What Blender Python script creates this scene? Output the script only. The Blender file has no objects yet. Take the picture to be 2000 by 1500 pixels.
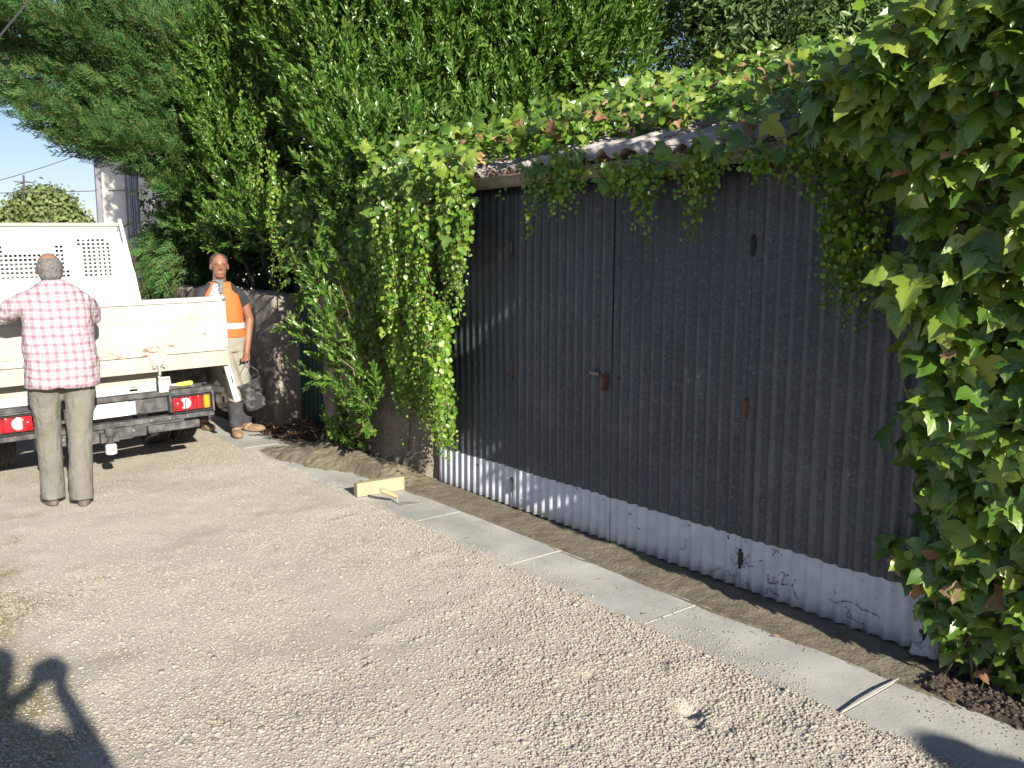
import bpy, math, random
import numpy as np
from mathutils import Vector, Matrix, Euler

R = math.radians
rng = np.random.default_rng(7)
random.seed(7)
col = bpy.context.scene.collection
sc = bpy.context.scene

# ------------------------------------------------------------------ camera
# world: X runs along the garage wall (towards the right of the photo), Y into the wall, Z up
FOC, VH = 1700.0, 508.0
PITCH = math.atan((750 - VH) / FOC)
HEAD = math.atan(1357 / math.hypot(FOC, 750 - VH))
CAM = np.array([0.0, -3.53, 1.65])
FH = np.array([-math.cos(HEAD), math.sin(HEAD), 0.0])
RT = np.array([math.sin(HEAD), math.cos(HEAD), 0.0])
UPV = np.array([0, 0, 1.0])
FW = FH * math.cos(PITCH) - UPV * math.sin(PITCH)
CU = FH * math.sin(PITCH) + UPV * math.cos(PITCH)
cam_d = bpy.data.cameras.new("camera")
cam_d.sensor_width = 36
cam_d.lens = FOC / 2000 * 36
cam_d.clip_start = 0.05
cam_d.clip_end = 2000
cam = bpy.data.objects.new("camera", cam_d)
col.objects.link(cam)
cam.location = CAM
cam.rotation_euler = (R(90) - PITCH, 0, R(90) - HEAD)
sc.camera = cam

# ------------------------------------------------------------------ light
SUN = np.array([4.0, -0.68, 1.715]); SUN = SUN / np.linalg.norm(SUN)
SUN_EL = math.asin(SUN[2]); SUN_AZ = math.atan2(SUN[0], SUN[1])
w = bpy.data.worlds.new("World"); sc.world = w; w.use_nodes = True
nt = w.node_tree; bg = nt.nodes["Background"]
sky = nt.nodes.new("ShaderNodeTexSky"); sky.sky_type = 'NISHITA'; sky.sun_disc = False
sky.sun_elevation = SUN_EL; sky.sun_rotation = SUN_AZ
sky.air_density = 1.0; sky.dust_density = .45; sky.ozone_density = 1.6
tint = nt.nodes.new('ShaderNodeVectorMath'); tint.operation = 'MULTIPLY'; tint.inputs[1].default_value = (.97, .94, 1.13)
nt.links.new(sky.outputs[0], tint.inputs[0]); nt.links.new(tint.outputs[0], bg.inputs[0]); bg.inputs[1].default_value = 0.064
sd = bpy.data.lights.new("sun", 'SUN'); sd.energy = 5.0; sd.angle = R(0.55); sd.color = (1.0, 0.93, 0.82)
so = bpy.data.objects.new("sun", sd); col.objects.link(so)
so.rotation_euler = Vector(SUN).to_track_quat('Z', 'Y').to_euler()
sc.view_settings.view_transform = 'Standard'; sc.view_settings.look = 'None'
sc.view_settings.exposure = 0.85; sc.view_settings.gamma = 1.0
sc.cycles.max_bounces = 6; sc.cycles.diffuse_bounces = 2; sc.cycles.glossy_bounces = 3
sc.cycles.transmission_bounces = 4; sc.cycles.transparent_max_bounces = 6
sc.cycles.use_denoising = True

# ------------------------------------------------------------------ helpers: measuring
def ray(u, v): return FW + RT * (u - 1000) / FOC + CU * (750 - v) / FOC
def atY(u, v, y):
    d = ray(u, v); t = (y - CAM[1]) / d[1]; return CAM + t * d
def atX(u, v, x):
    d = ray(u, v); t = (x - CAM[0]) / d[0]; return CAM + t * d
def atZ(u, v, z=0.0):
    d = ray(u, v); t = (z - CAM[2]) / d[2]; return CAM + t * d
GS = 0.03
def gz(y):                       # lie of the drive: falls gently away from the kerb
    return -GS * np.maximum(0.0, -0.72 - np.asarray(y, float))

# ------------------------------------------------------------------ helpers: scene tree
def tag(o, label=None, cat=None, group=None, kind=None):
    if label: o["label"] = label
    if cat: o["category"] = cat
    if group: o["group"] = group
    if kind: o["kind"] = kind
    return o
def thing(name, loc, label, cat, group=None):
    o = bpy.data.objects.new(name, None); col.objects.link(o)
    o.location = loc; o.empty_display_size = 0.1
    return tag(o, label, cat, group)

def norm(v):
    v = np.asarray(v, float); return v / np.linalg.norm(v)

def link_mesh(name, me, mats, parent):
    o = bpy.data.objects.new(name, me); col.objects.link(o)
    for m in (mats if isinstance(mats, (list, tuple)) else [mats]):
        me.materials.append(m)
    return o
def origin_of(V):
    return np.array([(V[:, 0].min() + V[:, 0].max()) / 2, (V[:, 1].min() + V[:, 1].max()) / 2, V[:, 2].min()])
def world_loc(parent):
    p = np.zeros(3); q = parent
    while q is not None:
        p += np.array(q.location); q = q.parent
    return p
def place(o, V, me, parent):
    org = world_loc(parent) if parent is not None else origin_of(V)
    V = V - org
    me.vertices.foreach_set('co', V.astype(np.float32).ravel())
    if parent is not None:
        o.parent = parent
    else:
        o.location = org
    me.update()

def fast_mesh(name, V, F, mat, parent=None, smooth=False, matidx=None):
    lob = LOBED[0][2] if 'LOBED' in globals() and len(V) % len(LOBED[0][2]) == 0 and F.shape[1] == 3 and 'foliage' in name else None
    V = np.asarray(V, float); F = np.asarray(F, np.int32)
    me = bpy.data.meshes.new(name)
    me.vertices.add(len(V)); me.loops.add(F.size); me.polygons.add(len(F))
    me.loops.foreach_set('vertex_index', F.ravel())
    k = F.shape[1]
    me.polygons.foreach_set('loop_start', np.arange(0, F.size, k, dtype=np.int32))
    if smooth: me.polygons.foreach_set('use_smooth', np.ones(len(F), bool))
    o = link_mesh(name, me, mat, parent)
    if matidx is not None: me.polygons.foreach_set('material_index', np.asarray(matidx, np.int32))
    place(o, V, me, parent)
    if lob is not None:
        at = me.attributes.new('vein', 'FLOAT', 'POINT'); at.data.foreach_set('value', np.tile(lob, len(V) // len(lob)).astype(np.float32))
    me.validate()
    return o

class MB:
    def __init__(s): s.v = []; s.f = []; s.m = []; s.cur = 0
    def _add(s, V, F):
        b = len(s.v); s.v.extend([tuple(map(float, p)) for p in V])
        for f in F: s.f.append([b + i for i in f]); s.m.append(s.cur)
        return s
    def box(s, lo, hi, rot=None, piv=None):
        lo = np.minimum(lo, hi) * 1.0; hi = np.maximum(lo, hi)
        return s.box2(lo, hi, rot, piv)
    def box2(s, lo, hi, rot=None, piv=None):
        x0, y0, z0 = lo; x1, y1, z1 = hi
        V = np.array([[x0,y0,z0],[x1,y0,z0],[x1,y1,z0],[x0,y1,z0],[x0,y0,z1],[x1,y0,z1],[x1,y1,z1],[x0,y1,z1]], float)
        if rot is not None:
            c = V.mean(0) if piv is None else np.array(piv)
            V = (V - c) @ np.array(Euler(rot).to_matrix()).T + c
        return s._add(V, [(0,3,2,1),(4,5,6,7),(0,1,5,4),(1,2,6,5),(2,3,7,6),(3,0,4,7)])
    def prism(s, poly, d0, d1, axis=0):
        """poly: 2D points in the two other axes (order y,z for axis 0; x,z for 1; x,y for 2)"""
        n = len(poly); V = []
        for d in (d0, d1):
            for a, b in poly:
                V.append({0: (d, a, b), 1: (a, d, b), 2: (a, b, d)}[axis])
        F = [list(range(n))[::-1], list(range(n, 2 * n))] + [(i, (i + 1) % n, n + (i + 1) % n, n + i) for i in range(n)]
        return s._add(V, F)
    def tube(s, pts, rad, n=8, cap=True, flat=None):
        pts = np.asarray(pts, float)
        rad = np.full(len(pts), rad) if np.isscalar(rad) else np.asarray(rad, float)
        rings = []; ref = None
        for i, p in enumerate(pts):
            t = norm(pts[min(i + 1, len(pts) - 1)] - pts[max(i - 1, 0)] + 1e-9)
            if ref is None:
                ref = np.array([0, 0, 1.0]) if abs(t[2]) < .9 else np.array([1.0, 0, 0])
            a = norm(np.cross(t, ref)); b = np.cross(a, t); ref = b
            fa = fb = 1.0
            if flat is not None: fa, fb = flat
            rings.append([p + rad[i] * (a * math.cos(q) * fa + b * math.sin(q) * fb) for q in np.arange(n) * 2 * math.pi / n])
        V = [q for r in rings for q in r]
        F = []
        for i in range(len(pts) - 1):
            for j in range(n):
                F.append((i*n+j, i*n+(j+1)%n, (i+1)*n+(j+1)%n, (i+1)*n+j))
        if cap:
            F.append(list(range(n))[::-1]); F.append([(len(pts)-1)*n + j for j in range(n)])
        return s._add(V, F)
    def lathe(s, prof, c, axis=(0, 0, 1), n=20, close=True):
        ax = norm(axis); a = norm(np.cross(ax, [0.3, 1, 0.1] if abs(ax[1]) < .9 else [1, 0, 0])); b = np.cross(ax, a)
        V = []; c = np.array(c, float)
        for r, h in prof:
            for j in range(n):
                q = 2 * math.pi * j / n
                V.append(c + ax * h + r * (a * math.cos(q) + b * math.sin(q)))
        F = [(i*n+j, i*n+(j+1)%n, (i+1)*n+(j+1)%n, (i+1)*n+j) for i in range(len(prof)-1) for j in range(n)]
        if close:
            F.append(list(range(n))[::-1]); F.append([(len(prof)-1)*n + j for j in range(n)])
        return s._add(V, F)
    def ell(s, c, r, n=14, m=9, rot=None):
        V = []; c = np.array(c, float); r = np.array(r, float) * np.ones(3)
        M = np.array(Euler(rot).to_matrix()) if rot is not None else np.eye(3)
        for i in range(m + 1):
            th = math.pi * i / m
            rr = max(math.sin(th), 1e-3)
            for j in range(n):
                ph = 2 * math.pi * j / n
                V.append(c + M @ (r * np.array([rr * math.cos(ph), rr * math.sin(ph), math.cos(th)])))
        F = [(i*n+j, (i+1)*n+j, (i+1)*n+(j+1)%n, i*n+(j+1)%n) for i in range(m) for j in range(n)]
        F.append(list(range(n))); F.append([m*n + j for j in range(n)][::-1])
        return s._add(V, F)
    def build(s, name, mat, parent=None, smooth=False, bevel=0, seg=2, remesh=0, sm=0, disp=0, dscale=.1):
        V = np.array(s.v); me = bpy.data.meshes.new(name)
        me.from_pydata([tuple(v) for v in s.v], [], s.f)
        o = link_mesh(name, me, mat, parent)
        me.polygons.foreach_set('material_index', np.array(s.m, np.int32))
        place(o, V, me, parent)
        if remesh:
            m = o.modifiers.new('r', 'REMESH'); m.mode = 'VOXEL'; m.voxel_size = remesh; m.use_smooth_shade = True
            if sm: q = o.modifiers.new('s', 'SMOOTH'); q.factor = .5; q.iterations = sm
            if disp:
                t = bpy.data.textures.new(name, 'CLOUDS'); t.noise_scale = dscale; t.noise_depth = 3
                d = o.modifiers.new('d', 'DISPLACE'); d.texture = t; d.strength = disp; d.texture_coords = 'LOCAL'
        if bevel:
            b = o.modifiers.new('b', 'BEVEL'); b.width = bevel; b.segments = seg; b.limit_method = 'ANGLE'; b.angle_limit = R(40)
        if smooth:
            for p in me.polygons: p.use_smooth = True
        return o

# ------------------------------------------------------------------ helpers: materials
def new_mat(name):
    m = bpy.data.materials.new(name); m.use_nodes = True
    n = m.node_tree; b = n.nodes["Principled BSDF"]; return m, n, b
def N(n, t, **k):
    q = n.nodes.new(t)
    for a, b in k.items(): setattr(q, a, b)
    return q
def noise(n, scale, detail=4, rough=.55, vec=None, dist=0):
    q = N(n, "ShaderNodeTexNoise"); q.inputs['Scale'].default_value = scale; q.inputs['Detail'].default_value = detail
    q.inputs['Roughness'].default_value = rough; q.inputs['Distortion'].default_value = dist
    if vec is not None: n.links.new(vec, q.inputs['Vector'])
    return q
def ramp(n, src, stops):
    r = N(n, "ShaderNodeValToRGB"); e = r.color_ramp.elements
    while len(e) < len(stops): e.new(.5)
    for i, (p, c) in enumerate(stops):
        e[i].position = p; e[i].color = (*c, 1) if len(c) == 3 else c
    n.links.new(src, r.inputs[0]); return r
def pos(n): return N(n, "ShaderNodeNewGeometry").outputs['Position']
def objco(n): return N(n, "ShaderNodeTexCoord").outputs['Object']
def mixc(n, fac, a, b):
    q = N(n, "ShaderNodeMix", data_type='RGBA')
    for s, i in ((fac, 0), (a, 6), (b, 7)):
        if hasattr(s, 'is_output') or hasattr(s, 'links'): n.links.new(s, q.inputs[i])
        else: q.inputs[i].default_value = s if i == 0 else (*s, 1)
    return q.outputs[2]
def math_(n, op, a, b=None, clamp=False):
    q = N(n, "ShaderNodeMath", operation=op, use_clamp=clamp)
    for i, s in enumerate((a, b)):
        if s is None: continue
        if hasattr(s, 'links'): n.links.new(s, q.inputs[i])
        else: q.inputs[i].default_value = s
    return q.outputs[0]
def bump(n, b, h, strength, dist=.01):
    q = N(n, "ShaderNodeBump"); q.inputs['Strength'].default_value = strength; q.inputs['Distance'].default_value = dist
    n.links.new(h, q.inputs['Height']); n.links.new(q.outputs[0], b.inputs['Normal']); return q
def M(name, c1, c2=None, scale=6, rough=.6, metal=0, bs=0, bsc=40, spec=.5, lo=.35, hi=.65, bd=.004, det=5):
    m, n, b = new_mat(name); p = pos(n)
    b.inputs['Roughness'].default_value = rough; b.inputs['Metallic'].default_value = metal
    b.inputs['Specular IOR Level'].default_value = spec
    if c2 is None: b.inputs['Base Color'].default_value = (*c1, 1)
    else:
        q = noise(n, scale, det, .6, p); r = ramp(n, q.outputs[0], [(lo, c1), (hi, c2)]); n.links.new(r.outputs[0], b.inputs['Base Color'])
    if bs:
        q = noise(n, bsc, 6, .6, p); bump(n, b, q.outputs[0], bs, bd)
    return m
def leaf_mat(name, cols, trans=.3, rough=.42, spec=.5, tcol=None, veins=False):
    m, n, b = new_mat(name)
    g = N(n, "ShaderNodeNewGeometry"); rp = g.outputs['Random Per Island']
    k = len(cols)
    r = ramp(n, rp, [(i / (k - 1), c) for i, c in enumerate(cols)])
    q = noise(n, 1.1, 3, .6, g.outputs['Position'])
    hs = N(n, "ShaderNodeHueSaturation"); n.links.new(r.outputs[0], hs.inputs['Color'])
    v = math_(n, 'ADD', math_(n, 'MULTIPLY', q.outputs[0], .9), .55); n.links.new(v, hs.inputs['Value'])
    if veins:
        at = N(n, "ShaderNodeAttribute"); at.attribute_name = 'vein'; vf = math_(n, 'MULTIPLY', math_(n, 'SUBTRACT', at.outputs['Fac'], .88), 5.0, True)
        lf = mixc(n, math_(n, 'MULTIPLY', vf, .45), hs.outputs[0], (.30, .36, .14)); n.links.new(lf, b.inputs['Base Color'])
        bump(n, b, math_(n, 'ADD', math_(n, 'MULTIPLY', vf, -.6), noise(n, 90, 3, .6, g.outputs['Position']).outputs[0]), .5, .003)
    else: n.links.new(hs.outputs[0], b.inputs['Base Color'])
    b.inputs['Roughness'].default_value = rough; b.inputs['Specular IOR Level'].default_value = spec
    if trans:
        t = N(n, "ShaderNodeBsdfTranslucent"); mx = N(n, "ShaderNodeMixShader"); mx.inputs[0].default_value = trans
        tc = mixc(n, .5, hs.outputs[0], tcol or (.16, .26, .02)); n.links.new(tc, t.inputs[0])
        n.links.new(b.outputs[0], mx.inputs[1]); n.links.new(t.outputs[0], mx.inputs[2])
        n.links.new(mx.outputs[0], n.nodes['Material Output'].inputs[0])
    return m

# ------------------------------------------------------------------ helpers: foliage
def frames(a, nn):
    a = a / np.linalg.norm(a, axis=1, keepdims=True)
    x = np.cross(a, nn); x /= np.linalg.norm(x, axis=1, keepdims=True) + 1e-9
    z = np.cross(x, a)
    return np.stack([x, a, z], axis=2)          # columns
def inst(tv, tf, P, RM, S):
    P = np.asarray(P); n = len(P); S = np.asarray(S, float).reshape(n, -1)
    V = np.einsum('nij,nkj->nki', RM, tv[None] * S[:, None, :]) + P[:, None, :]
    F = tf[None] + (np.arange(n) * len(tv))[:, None, None]
    return V.reshape(-1, 3), F.reshape(-1, tf.shape[1])
def join(parts):
    Vs, Fs, b = [], [], 0
    for V, F in parts:
        if len(V) == 0: continue
        Vs.append(V); Fs.append(F + b); b += len(V)
    return np.concatenate(Vs), np.concatenate(Fs)
LAUREL_V = np.array([[0,0,0],[.15,.33,.05],[.13,.7,.03],[0,1,-.06],[-.13,.7,.03],[-.15,.33,.05]], float)
LAUREL_F = np.array([[0,1,2,3],[0,3,4,5]])
ROUND_V = np.array([[0,0,0],[.42,.18,.06],[.40,.68,.02],[0,1,-.1],[-.40,.68,.02],[-.42,.18,.06]], float)
half = [(.13,-.13),(.36,-.13),(.52,-.02),(.76,.22),(.58,.25),(.52,.33),(.30,.37),(.36,.50),(.27,.58),(.28,.70),(.15,.82)]
def lobed(curl, fold, tw=0):
    c = np.array([[0, .3]]); out = np.array([(0,0)] + half + [(0,1.06)] + [(-x,y) for x, y in half[::-1]], float); n = len(out)
    out[1:-1] += 0; mid = c + (out - c) * .55
    P = np.concatenate([c, mid, out]); tipness = np.array([.9] + [.3, .45, .6, 1, .6, .45, .05, .35, .3, .45, .7] + [1] + [.7, .45, .3, .35, .05, .45, .6, 1, .6, .45, .3])
    vein = np.concatenate([[1], tipness, tipness])
    r2 = P[:,0]**2 + (P[:,1]-.3)**2
    z = -curl * r2 + fold * np.abs(P[:,0]) + tw * P[:,0] * (P[:,1] - .3) + (1 - vein) * .05 * np.sqrt(r2) * 1.5
    V = np.column_stack([P, z])
    F = [[0, 1+i, 1+(i+1)%n] for i in range(n)]
    for i in range(n): j = (i+1)%n; F += [[1+i, 1+n+i, 1+n+j], [1+i, 1+n+j, 1+j]]
    return V, np.array(F), vein
LOBED = [lobed(.35,.15), lobed(.1,.3,.3), lobed(.5,-.1,-.3), lobed(.25,.05,.5)]
def shoot(n=13, L=.2, ll=.075, spread=.75):
    ps, ax, nn, S = [], [], [], []
    for i in range(n):
        t = i / (n - 1); az = i * 2.399 + rng.uniform(-.3, .3); tilt = (1 - t) * spread + t * .25 + rng.uniform(-.12, .12)
        out = np.array([math.cos(az), math.sin(az), 0])
        a = out * math.sin(tilt) + np.array([0, 0, 1]) * math.cos(tilt)
        ps.append([0, 0, t * L]); ax.append(a)
        nn.append(np.array([0, 0, 1]) * math.sin(tilt) - out * math.cos(tilt) + rng.normal(0, .25, 3))
        l = ll * (1 - .35 * t) * rng.uniform(.75, 1.15); S.append([l * rng.uniform(.95, 1.35), l, l])
    RM = frames(np.array(ax), np.array(nn))
    return inst(LAUREL_V, LAUREL_F, np.array(ps), RM, np.array(S))
SHOOTS = [shoot(int(rng.integers(10, 16)), rng.uniform(.16, .26), rng.uniform(.08, .105), rng.uniform(.6, .95)) for _ in range(7)]
def put_templates(temps, P, AX, S):
    """templates stand along +Z; AX is the axis they should follow"""
    out = []; idx = rng.integers(0, len(temps), len(P))
    for k, (tv, tf) in enumerate(temps):
        s = idx == k
        if not s.any(): continue
        a = AX[s]; a = a / np.linalg.norm(a, axis=1, keepdims=True)
        rv = rng.normal(0, 1, a.shape); x = np.cross(a, rv); x /= np.linalg.norm(x, axis=1, keepdims=True); y = np.cross(a, x)
        RM = np.stack([x, y, a], axis=2)
        out.append(inst(tv, tf, P[s], RM, np.repeat(S[s][:, None], 3, 1)))
    return join(out)
def lump_points(lumps, dens, front=(.55, -.75, .35), keep=-.35, squash=.9, sub=True):
    """points over the sunny / street side of rounded leaf masses; returns positions and outward directions"""
    fr = norm(front); P, D = [], []
    for (c, r) in lumps:
        if r > .3 and sub:
            m = int(4 * math.pi * r * r * 5.5 / max(1, r)); dd = rng.normal(0, 1, (m, 3)); dd /= np.linalg.norm(dd, axis=1, keepdims=True); dd = dd[(dd @ fr) > keep - .1]
            for d0 in dd:
                rs = rng.uniform(.16, .30) * (1 + .25 * r); n1 = int(dens * 4 * math.pi * rs * rs * .62); d = rng.normal(0, 1, (n1, 3)); d /= np.linalg.norm(d, axis=1, keepdims=True)
                d = d[(d @ d0) > -.35]; cc = np.array(c) + d0 * r * rng.uniform(.72, 1.05) * np.array([1, 1, squash])
                P.append(cc + d * rs * (1 - np.abs(rng.normal(0, .2, (len(d), 1)))) * [1, 1, 1.25]); D.append(d * .7 + d0 * .5)
            continue
        n = int(dens * 4 * math.pi * r * r)
        d = rng.normal(0, 1, (n, 3)); d /= np.linalg.norm(d, axis=1, keepdims=True)
        d = d[(d @ fr) > keep]
        rr = r * (1 - np.abs(rng.normal(0, .16, len(d)))) * (1 + .16 * np.sin(d[:, 0] * 7 + c[0] * 9) * np.sin(d[:, 2] * 6 + c[1] * 5))
        P.append(np.array(c) + d * rr[:, None] * np.array([1, 1, squash])); D.append(d)
    return np.concatenate(P), np.concatenate(D)
def single_leaves(tv, tf, P, NR, S, tip=(0, 0, -1), jit=.7, jn=.45):
    n = len(P); nn = NR + rng.normal(0, jn, (n, 3)); a = np.array(tip) + rng.normal(0, jit, (n, 3))
    nn /= np.linalg.norm(nn, axis=1, keepdims=True)
    a = a - nn * (a * nn).sum(1, keepdims=True)
    return inst(tv, tf, P, frames(a, nn), np.repeat(np.asarray(S)[:, None], 3, 1))
def lobed_leaves(P, NR, S, tip=(0, 0, -1), jit=.6, jn=.45):
    out = []; idx = rng.integers(0, 4, len(P))
    for k in range(4):
        s = idx == k
        if s.any(): out.append(single_leaves(*LOBED[k][:2], P[s], NR[s], np.asarray(S)[s], tip, jit, jn))
    return join(out)
def quads_to_tris(V, F): return V, np.concatenate([F[:, [0, 1, 2]], F[:, [0, 2, 3]]])
def strands(tops, lens, step=.0165, size=(.022, .036), sway=.03, drift=(0, 0, 0)):
    P, NRM, S, stems = [], [], [], MB()
    for tp, L in zip(tops, lens):
        n = max(3, int(L / step)); p = np.array(tp, float); ph = rng.uniform(0, 6); pts = []
        for i in range(n):
            q = p + np.array([math.sin(ph + i * .09) * sway, math.cos(ph * 1.7 + i * .07) * sway, -i * step]) + np.array(drift) * i * step
            if i % 6 == 0: pts.append(q)
            side = 1 if i % 2 else -1
            P.append(q + np.array([side * rng.uniform(.002, .034), rng.uniform(-.025, .02), rng.uniform(-.01, .01)]))
            NRM.append([.45 + side * .35, -.7, .35]); S.append(rng.uniform(*size) * (1 - .5 * (i / n) ** 3) * rng.uniform(.6, 1.15))
        if len(pts) > 1: stems.tube(pts, .0016, 3, cap=False)
    V, F = single_leaves(ROUND_V, LAUREL_F, np.array(P), np.array(NRM), np.array(S), jit=.45, jn=.4)
    return V, F, stems
print("helpers ready")

# ================================================================== GROUND
def vnoise(x, y, s, seed=0):
    """smooth value noise in numpy"""
    g = np.random.default_rng(seed).random((64, 64))
    xs, ys = x / s, y / s; xi, yi = np.floor(xs).astype(int), np.floor(ys).astype(int)
    fx, fy = xs - xi, ys - yi; fx = fx*fx*(3-2*fx); fy = fy*fy*(3-2*fy)
    a = g[xi % 64, yi % 64]; b = g[(xi+1) % 64, yi % 64]; c = g[xi % 64, (yi+1) % 64]; d = g[(xi+1) % 64, (yi+1) % 64]
    return (a*(1-fx)+b*fx)*(1-fy) + (c*(1-fx)+d*fx)*fy - .5
PITS = [(-2.0, -1.09, .045, .042), (-1.93, -1.15, .03, .03), (-1.84, -1.08, .03, .02), (-2.42, -1.22, .025, .012), (-2.12, -1.60, .025, .014)]
def ground_z(x, y):
    z = gz(y) - .012
    near = (y < -.62) & (np.abs(x) < 30) & (y > -20)
    h = vnoise(x, y, .9, 1) * .03 + vnoise(x, y, .31, 2) * .016 + vnoise(x, y, .12, 3) * .008
    h = h * np.clip((-.76 - y) / .25, .25, 1)
    edge = np.clip((y + .80) / .05, 0, 1); h = h * (1 - .3 * edge) + edge * (.013 + vnoise(x, y, .33, 91) * .012 + vnoise(x, y, .09, 92) * .007) - np.clip((y + .73) / .08, 0, 2) * .022
    for a, b, r, d in PITS: h = h - d * np.exp(-((x-a)**2 + (y-b)**2) / (r*r))
    h = h + np.exp(-((y + .93) / .14) ** 2) * (.006 + .03 * np.clip(vnoise(x, y, .22, 7) + vnoise(x, y, .1, 8) * .6, 0, 1)) * (x > -5)
    h = h - .010 * np.exp(-((y + 1.75 + .05 * np.sin(x)) / .22) ** 2) - .010 * np.exp(-((y + 3.1) / .22) ** 2)
    z = np.where(near, z + h, z)
    # drop under slabs and beds
    under = (y > -.625) & (x > -11) & (x < 3)
    z = np.where(under, -.10, z)
    return z
xs = np.concatenate([[-900, -400, -200, -100, -60, -40, -30, -24, -20, -17, -15], np.arange(-14, -7, .08), np.arange(-7, .6, .028), np.arange(.6, 4, .2), [6, 10, 20, 40, 90, 200, 500]])
ys = np.concatenate([[-500, -200, -100, -50, -30, -20, -14, -10, -8, -6.5], np.arange(-5.6, -3.2, .06), np.arange(-3.2, -.80, .028), np.arange(-.80, -.62, .015), [-.62, -.3, .2, .8, 2, 4, 8, 14, 30, 80, 250, 800]])
X, Y = np.meshgrid(xs, ys, indexing='ij'); Z = ground_z(X, Y)
V = np.column_stack([X.ravel(), Y.ravel(), Z.ravel()]); ny = len(ys)
i, j = np.meshgrid(np.arange(len(xs)-1), np.arange(ny-1), indexing='ij'); a = (i*ny + j).ravel()
F = np.column_stack([a, a+ny, a+ny+1, a+1])
m, n, b = new_mat("gravel_ground"); p = pos(n)
base = noise(n, 1.3, 5, .6, p); c0 = ramp(n, base.outputs[0], [(.3, (.45, .405, .315)), (.5, (.53, .485, .395)), (.7, (.60, .545, .46))])
vo = N(n, "ShaderNodeTexVoronoi"); vo.inputs['Scale'].default_value = 120; n.links.new(p, vo.inputs['Vector'])
vc = ramp(n, vo.outputs['Color'], [(0, (.34, .30, .24)), (.5, (.49, .45, .365)), (1, (.66, .61, .51))])
c1 = mixc(n, .55, c0.outputs[0], vc.outputs[0])
fine = noise(n, 300, 3, .7, p); c2 = mixc(n, .25, c1, ramp(n, fine.outputs[0], [(.35, (.25, .21, .17)), (.65, (.7, .64, .54))]).outputs[0])
# grassy verge on the far left
sx = N(n, "ShaderNodeSeparateXYZ"); n.links.new(p, sx.inputs[0])
vg = noise(n, 2.2, 5, .65, p)
vergef = math_(n, 'MULTIPLY', math_(n, 'ADD', math_(n, 'SUBTRACT', -2.75, sx.outputs[1]), math_(n, 'MULTIPLY', math_(n, 'SUBTRACT', vg.outputs[0], .5), 1.6)), 2.6, True)
c3 = mixc(n, vergef, c2, ramp(n, noise(n, 60, 4, .7, p).outputs[0], [(.35, (.16, .15, .07)), (.65, (.42, .36, .22))]).outputs[0])
n.links.new(c3, b.inputs['Base Color']); b.inputs['Roughness'].default_value = .95; b.inputs['Specular IOR Level'].default_value = .15
vh = math_(n, 'SUBTRACT', 1.0, vo.outputs['Distance'])
bump(n, b, math_(n, 'ADD', vh, math_(n, 'MULTIPLY', fine.outputs[0], .4)), .6, .005)
GRAVEL = m
g = fast_mesh("gravel_drive", V, F, GRAVEL, smooth=True); tag(g, "pale beige gravel drive sloping gently away from the concrete kerb", "drive", kind="structure")

# loose stones: one uncountable spread
def ico():
    t = (1 + 5 ** .5) / 2
    V = np.array([(-1,t,0),(1,t,0),(-1,-t,0),(1,-t,0),(0,-1,t),(0,1,t),(0,-1,-t),(0,1,-t),(t,0,-1),(t,0,1),(-t,0,-1),(-t,0,1)], float) / math.hypot(1, t)
    F = np.array([(0,11,5),(0,5,1),(0,1,7),(0,7,10),(0,10,11),(1,5,9),(5,11,4),(11,10,2),(10,7,6),(7,1,8),(3,9,4),(3,4,2),(3,2,6),(3,6,8),(3,8,9),(4,9,5),(2,4,11),(6,2,10),(8,6,7),(9,8,1)])
    return V, F
IV, IF = ico()
STONES = [(IV * rng.uniform(.72, 1.25, (12, 1)), IF) for _ in range(6)]
def stones(P, S):
    out = []; idx = rng.integers(0, 6, len(P))
    for k in range(6):
        s = idx == k
        nn = int(s.sum())
        if not nn: continue
        a = rng.normal(0, 1, (nn, 3)) * [1, 1, .12]; nv = np.array([0, 0, 1.0]) + rng.normal(0, .16, (nn, 3))
        RM = frames(a, nv); sc3 = np.column_stack([S[s] * rng.uniform(.7, 1.1, nn), S[s] * rng.uniform(.8, 1.35, nn), S[s] * rng.uniform(.34, .6, nn)])
        out.append(inst(STONES[k][0], STONES[k][1], P[s], RM, sc3))
    return join(out)
m, n, b = new_mat("gravel_stones"); gm = N(n, "ShaderNodeNewGeometry")
r = ramp(n, gm.outputs['Random Per Island'], [(0, (.23, .205, .16)), (.2, (.33, .30, .24)), (.45, (.39, .355, .29)), (.7, (.45, .41, .335)), (.86, (.37, .35, .32)), (.95, (.44, .34, .25)), (1, (.60, .565, .49))])
f = noise(n, 140, 3, .6, gm.outputs['Position']); c = mixc(n, .22, r.outputs[0], ramp(n, f.outputs[0], [(.35, (.24, .21, .17)), (.65, (.56, .52, .45))]).outputs[0])
n.links.new(c, b.inputs['Base Color']); b.inputs['Roughness'].default_value = .9; b.inputs['Specular IOR Level'].default_value = .2
STONE = m
def in_view(P, mu=120, mv=120):
    q = P - CAM; z = q @ FW; u = 1000 + FOC * (q @ RT) / z; v = 750 - FOC * (q @ CU) / z
    return (z > .5) & (u > -mu) & (u < 2000 + mu) & (v > -mv) & (v < 1500 + mv)
PS, SS = [], []
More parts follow.
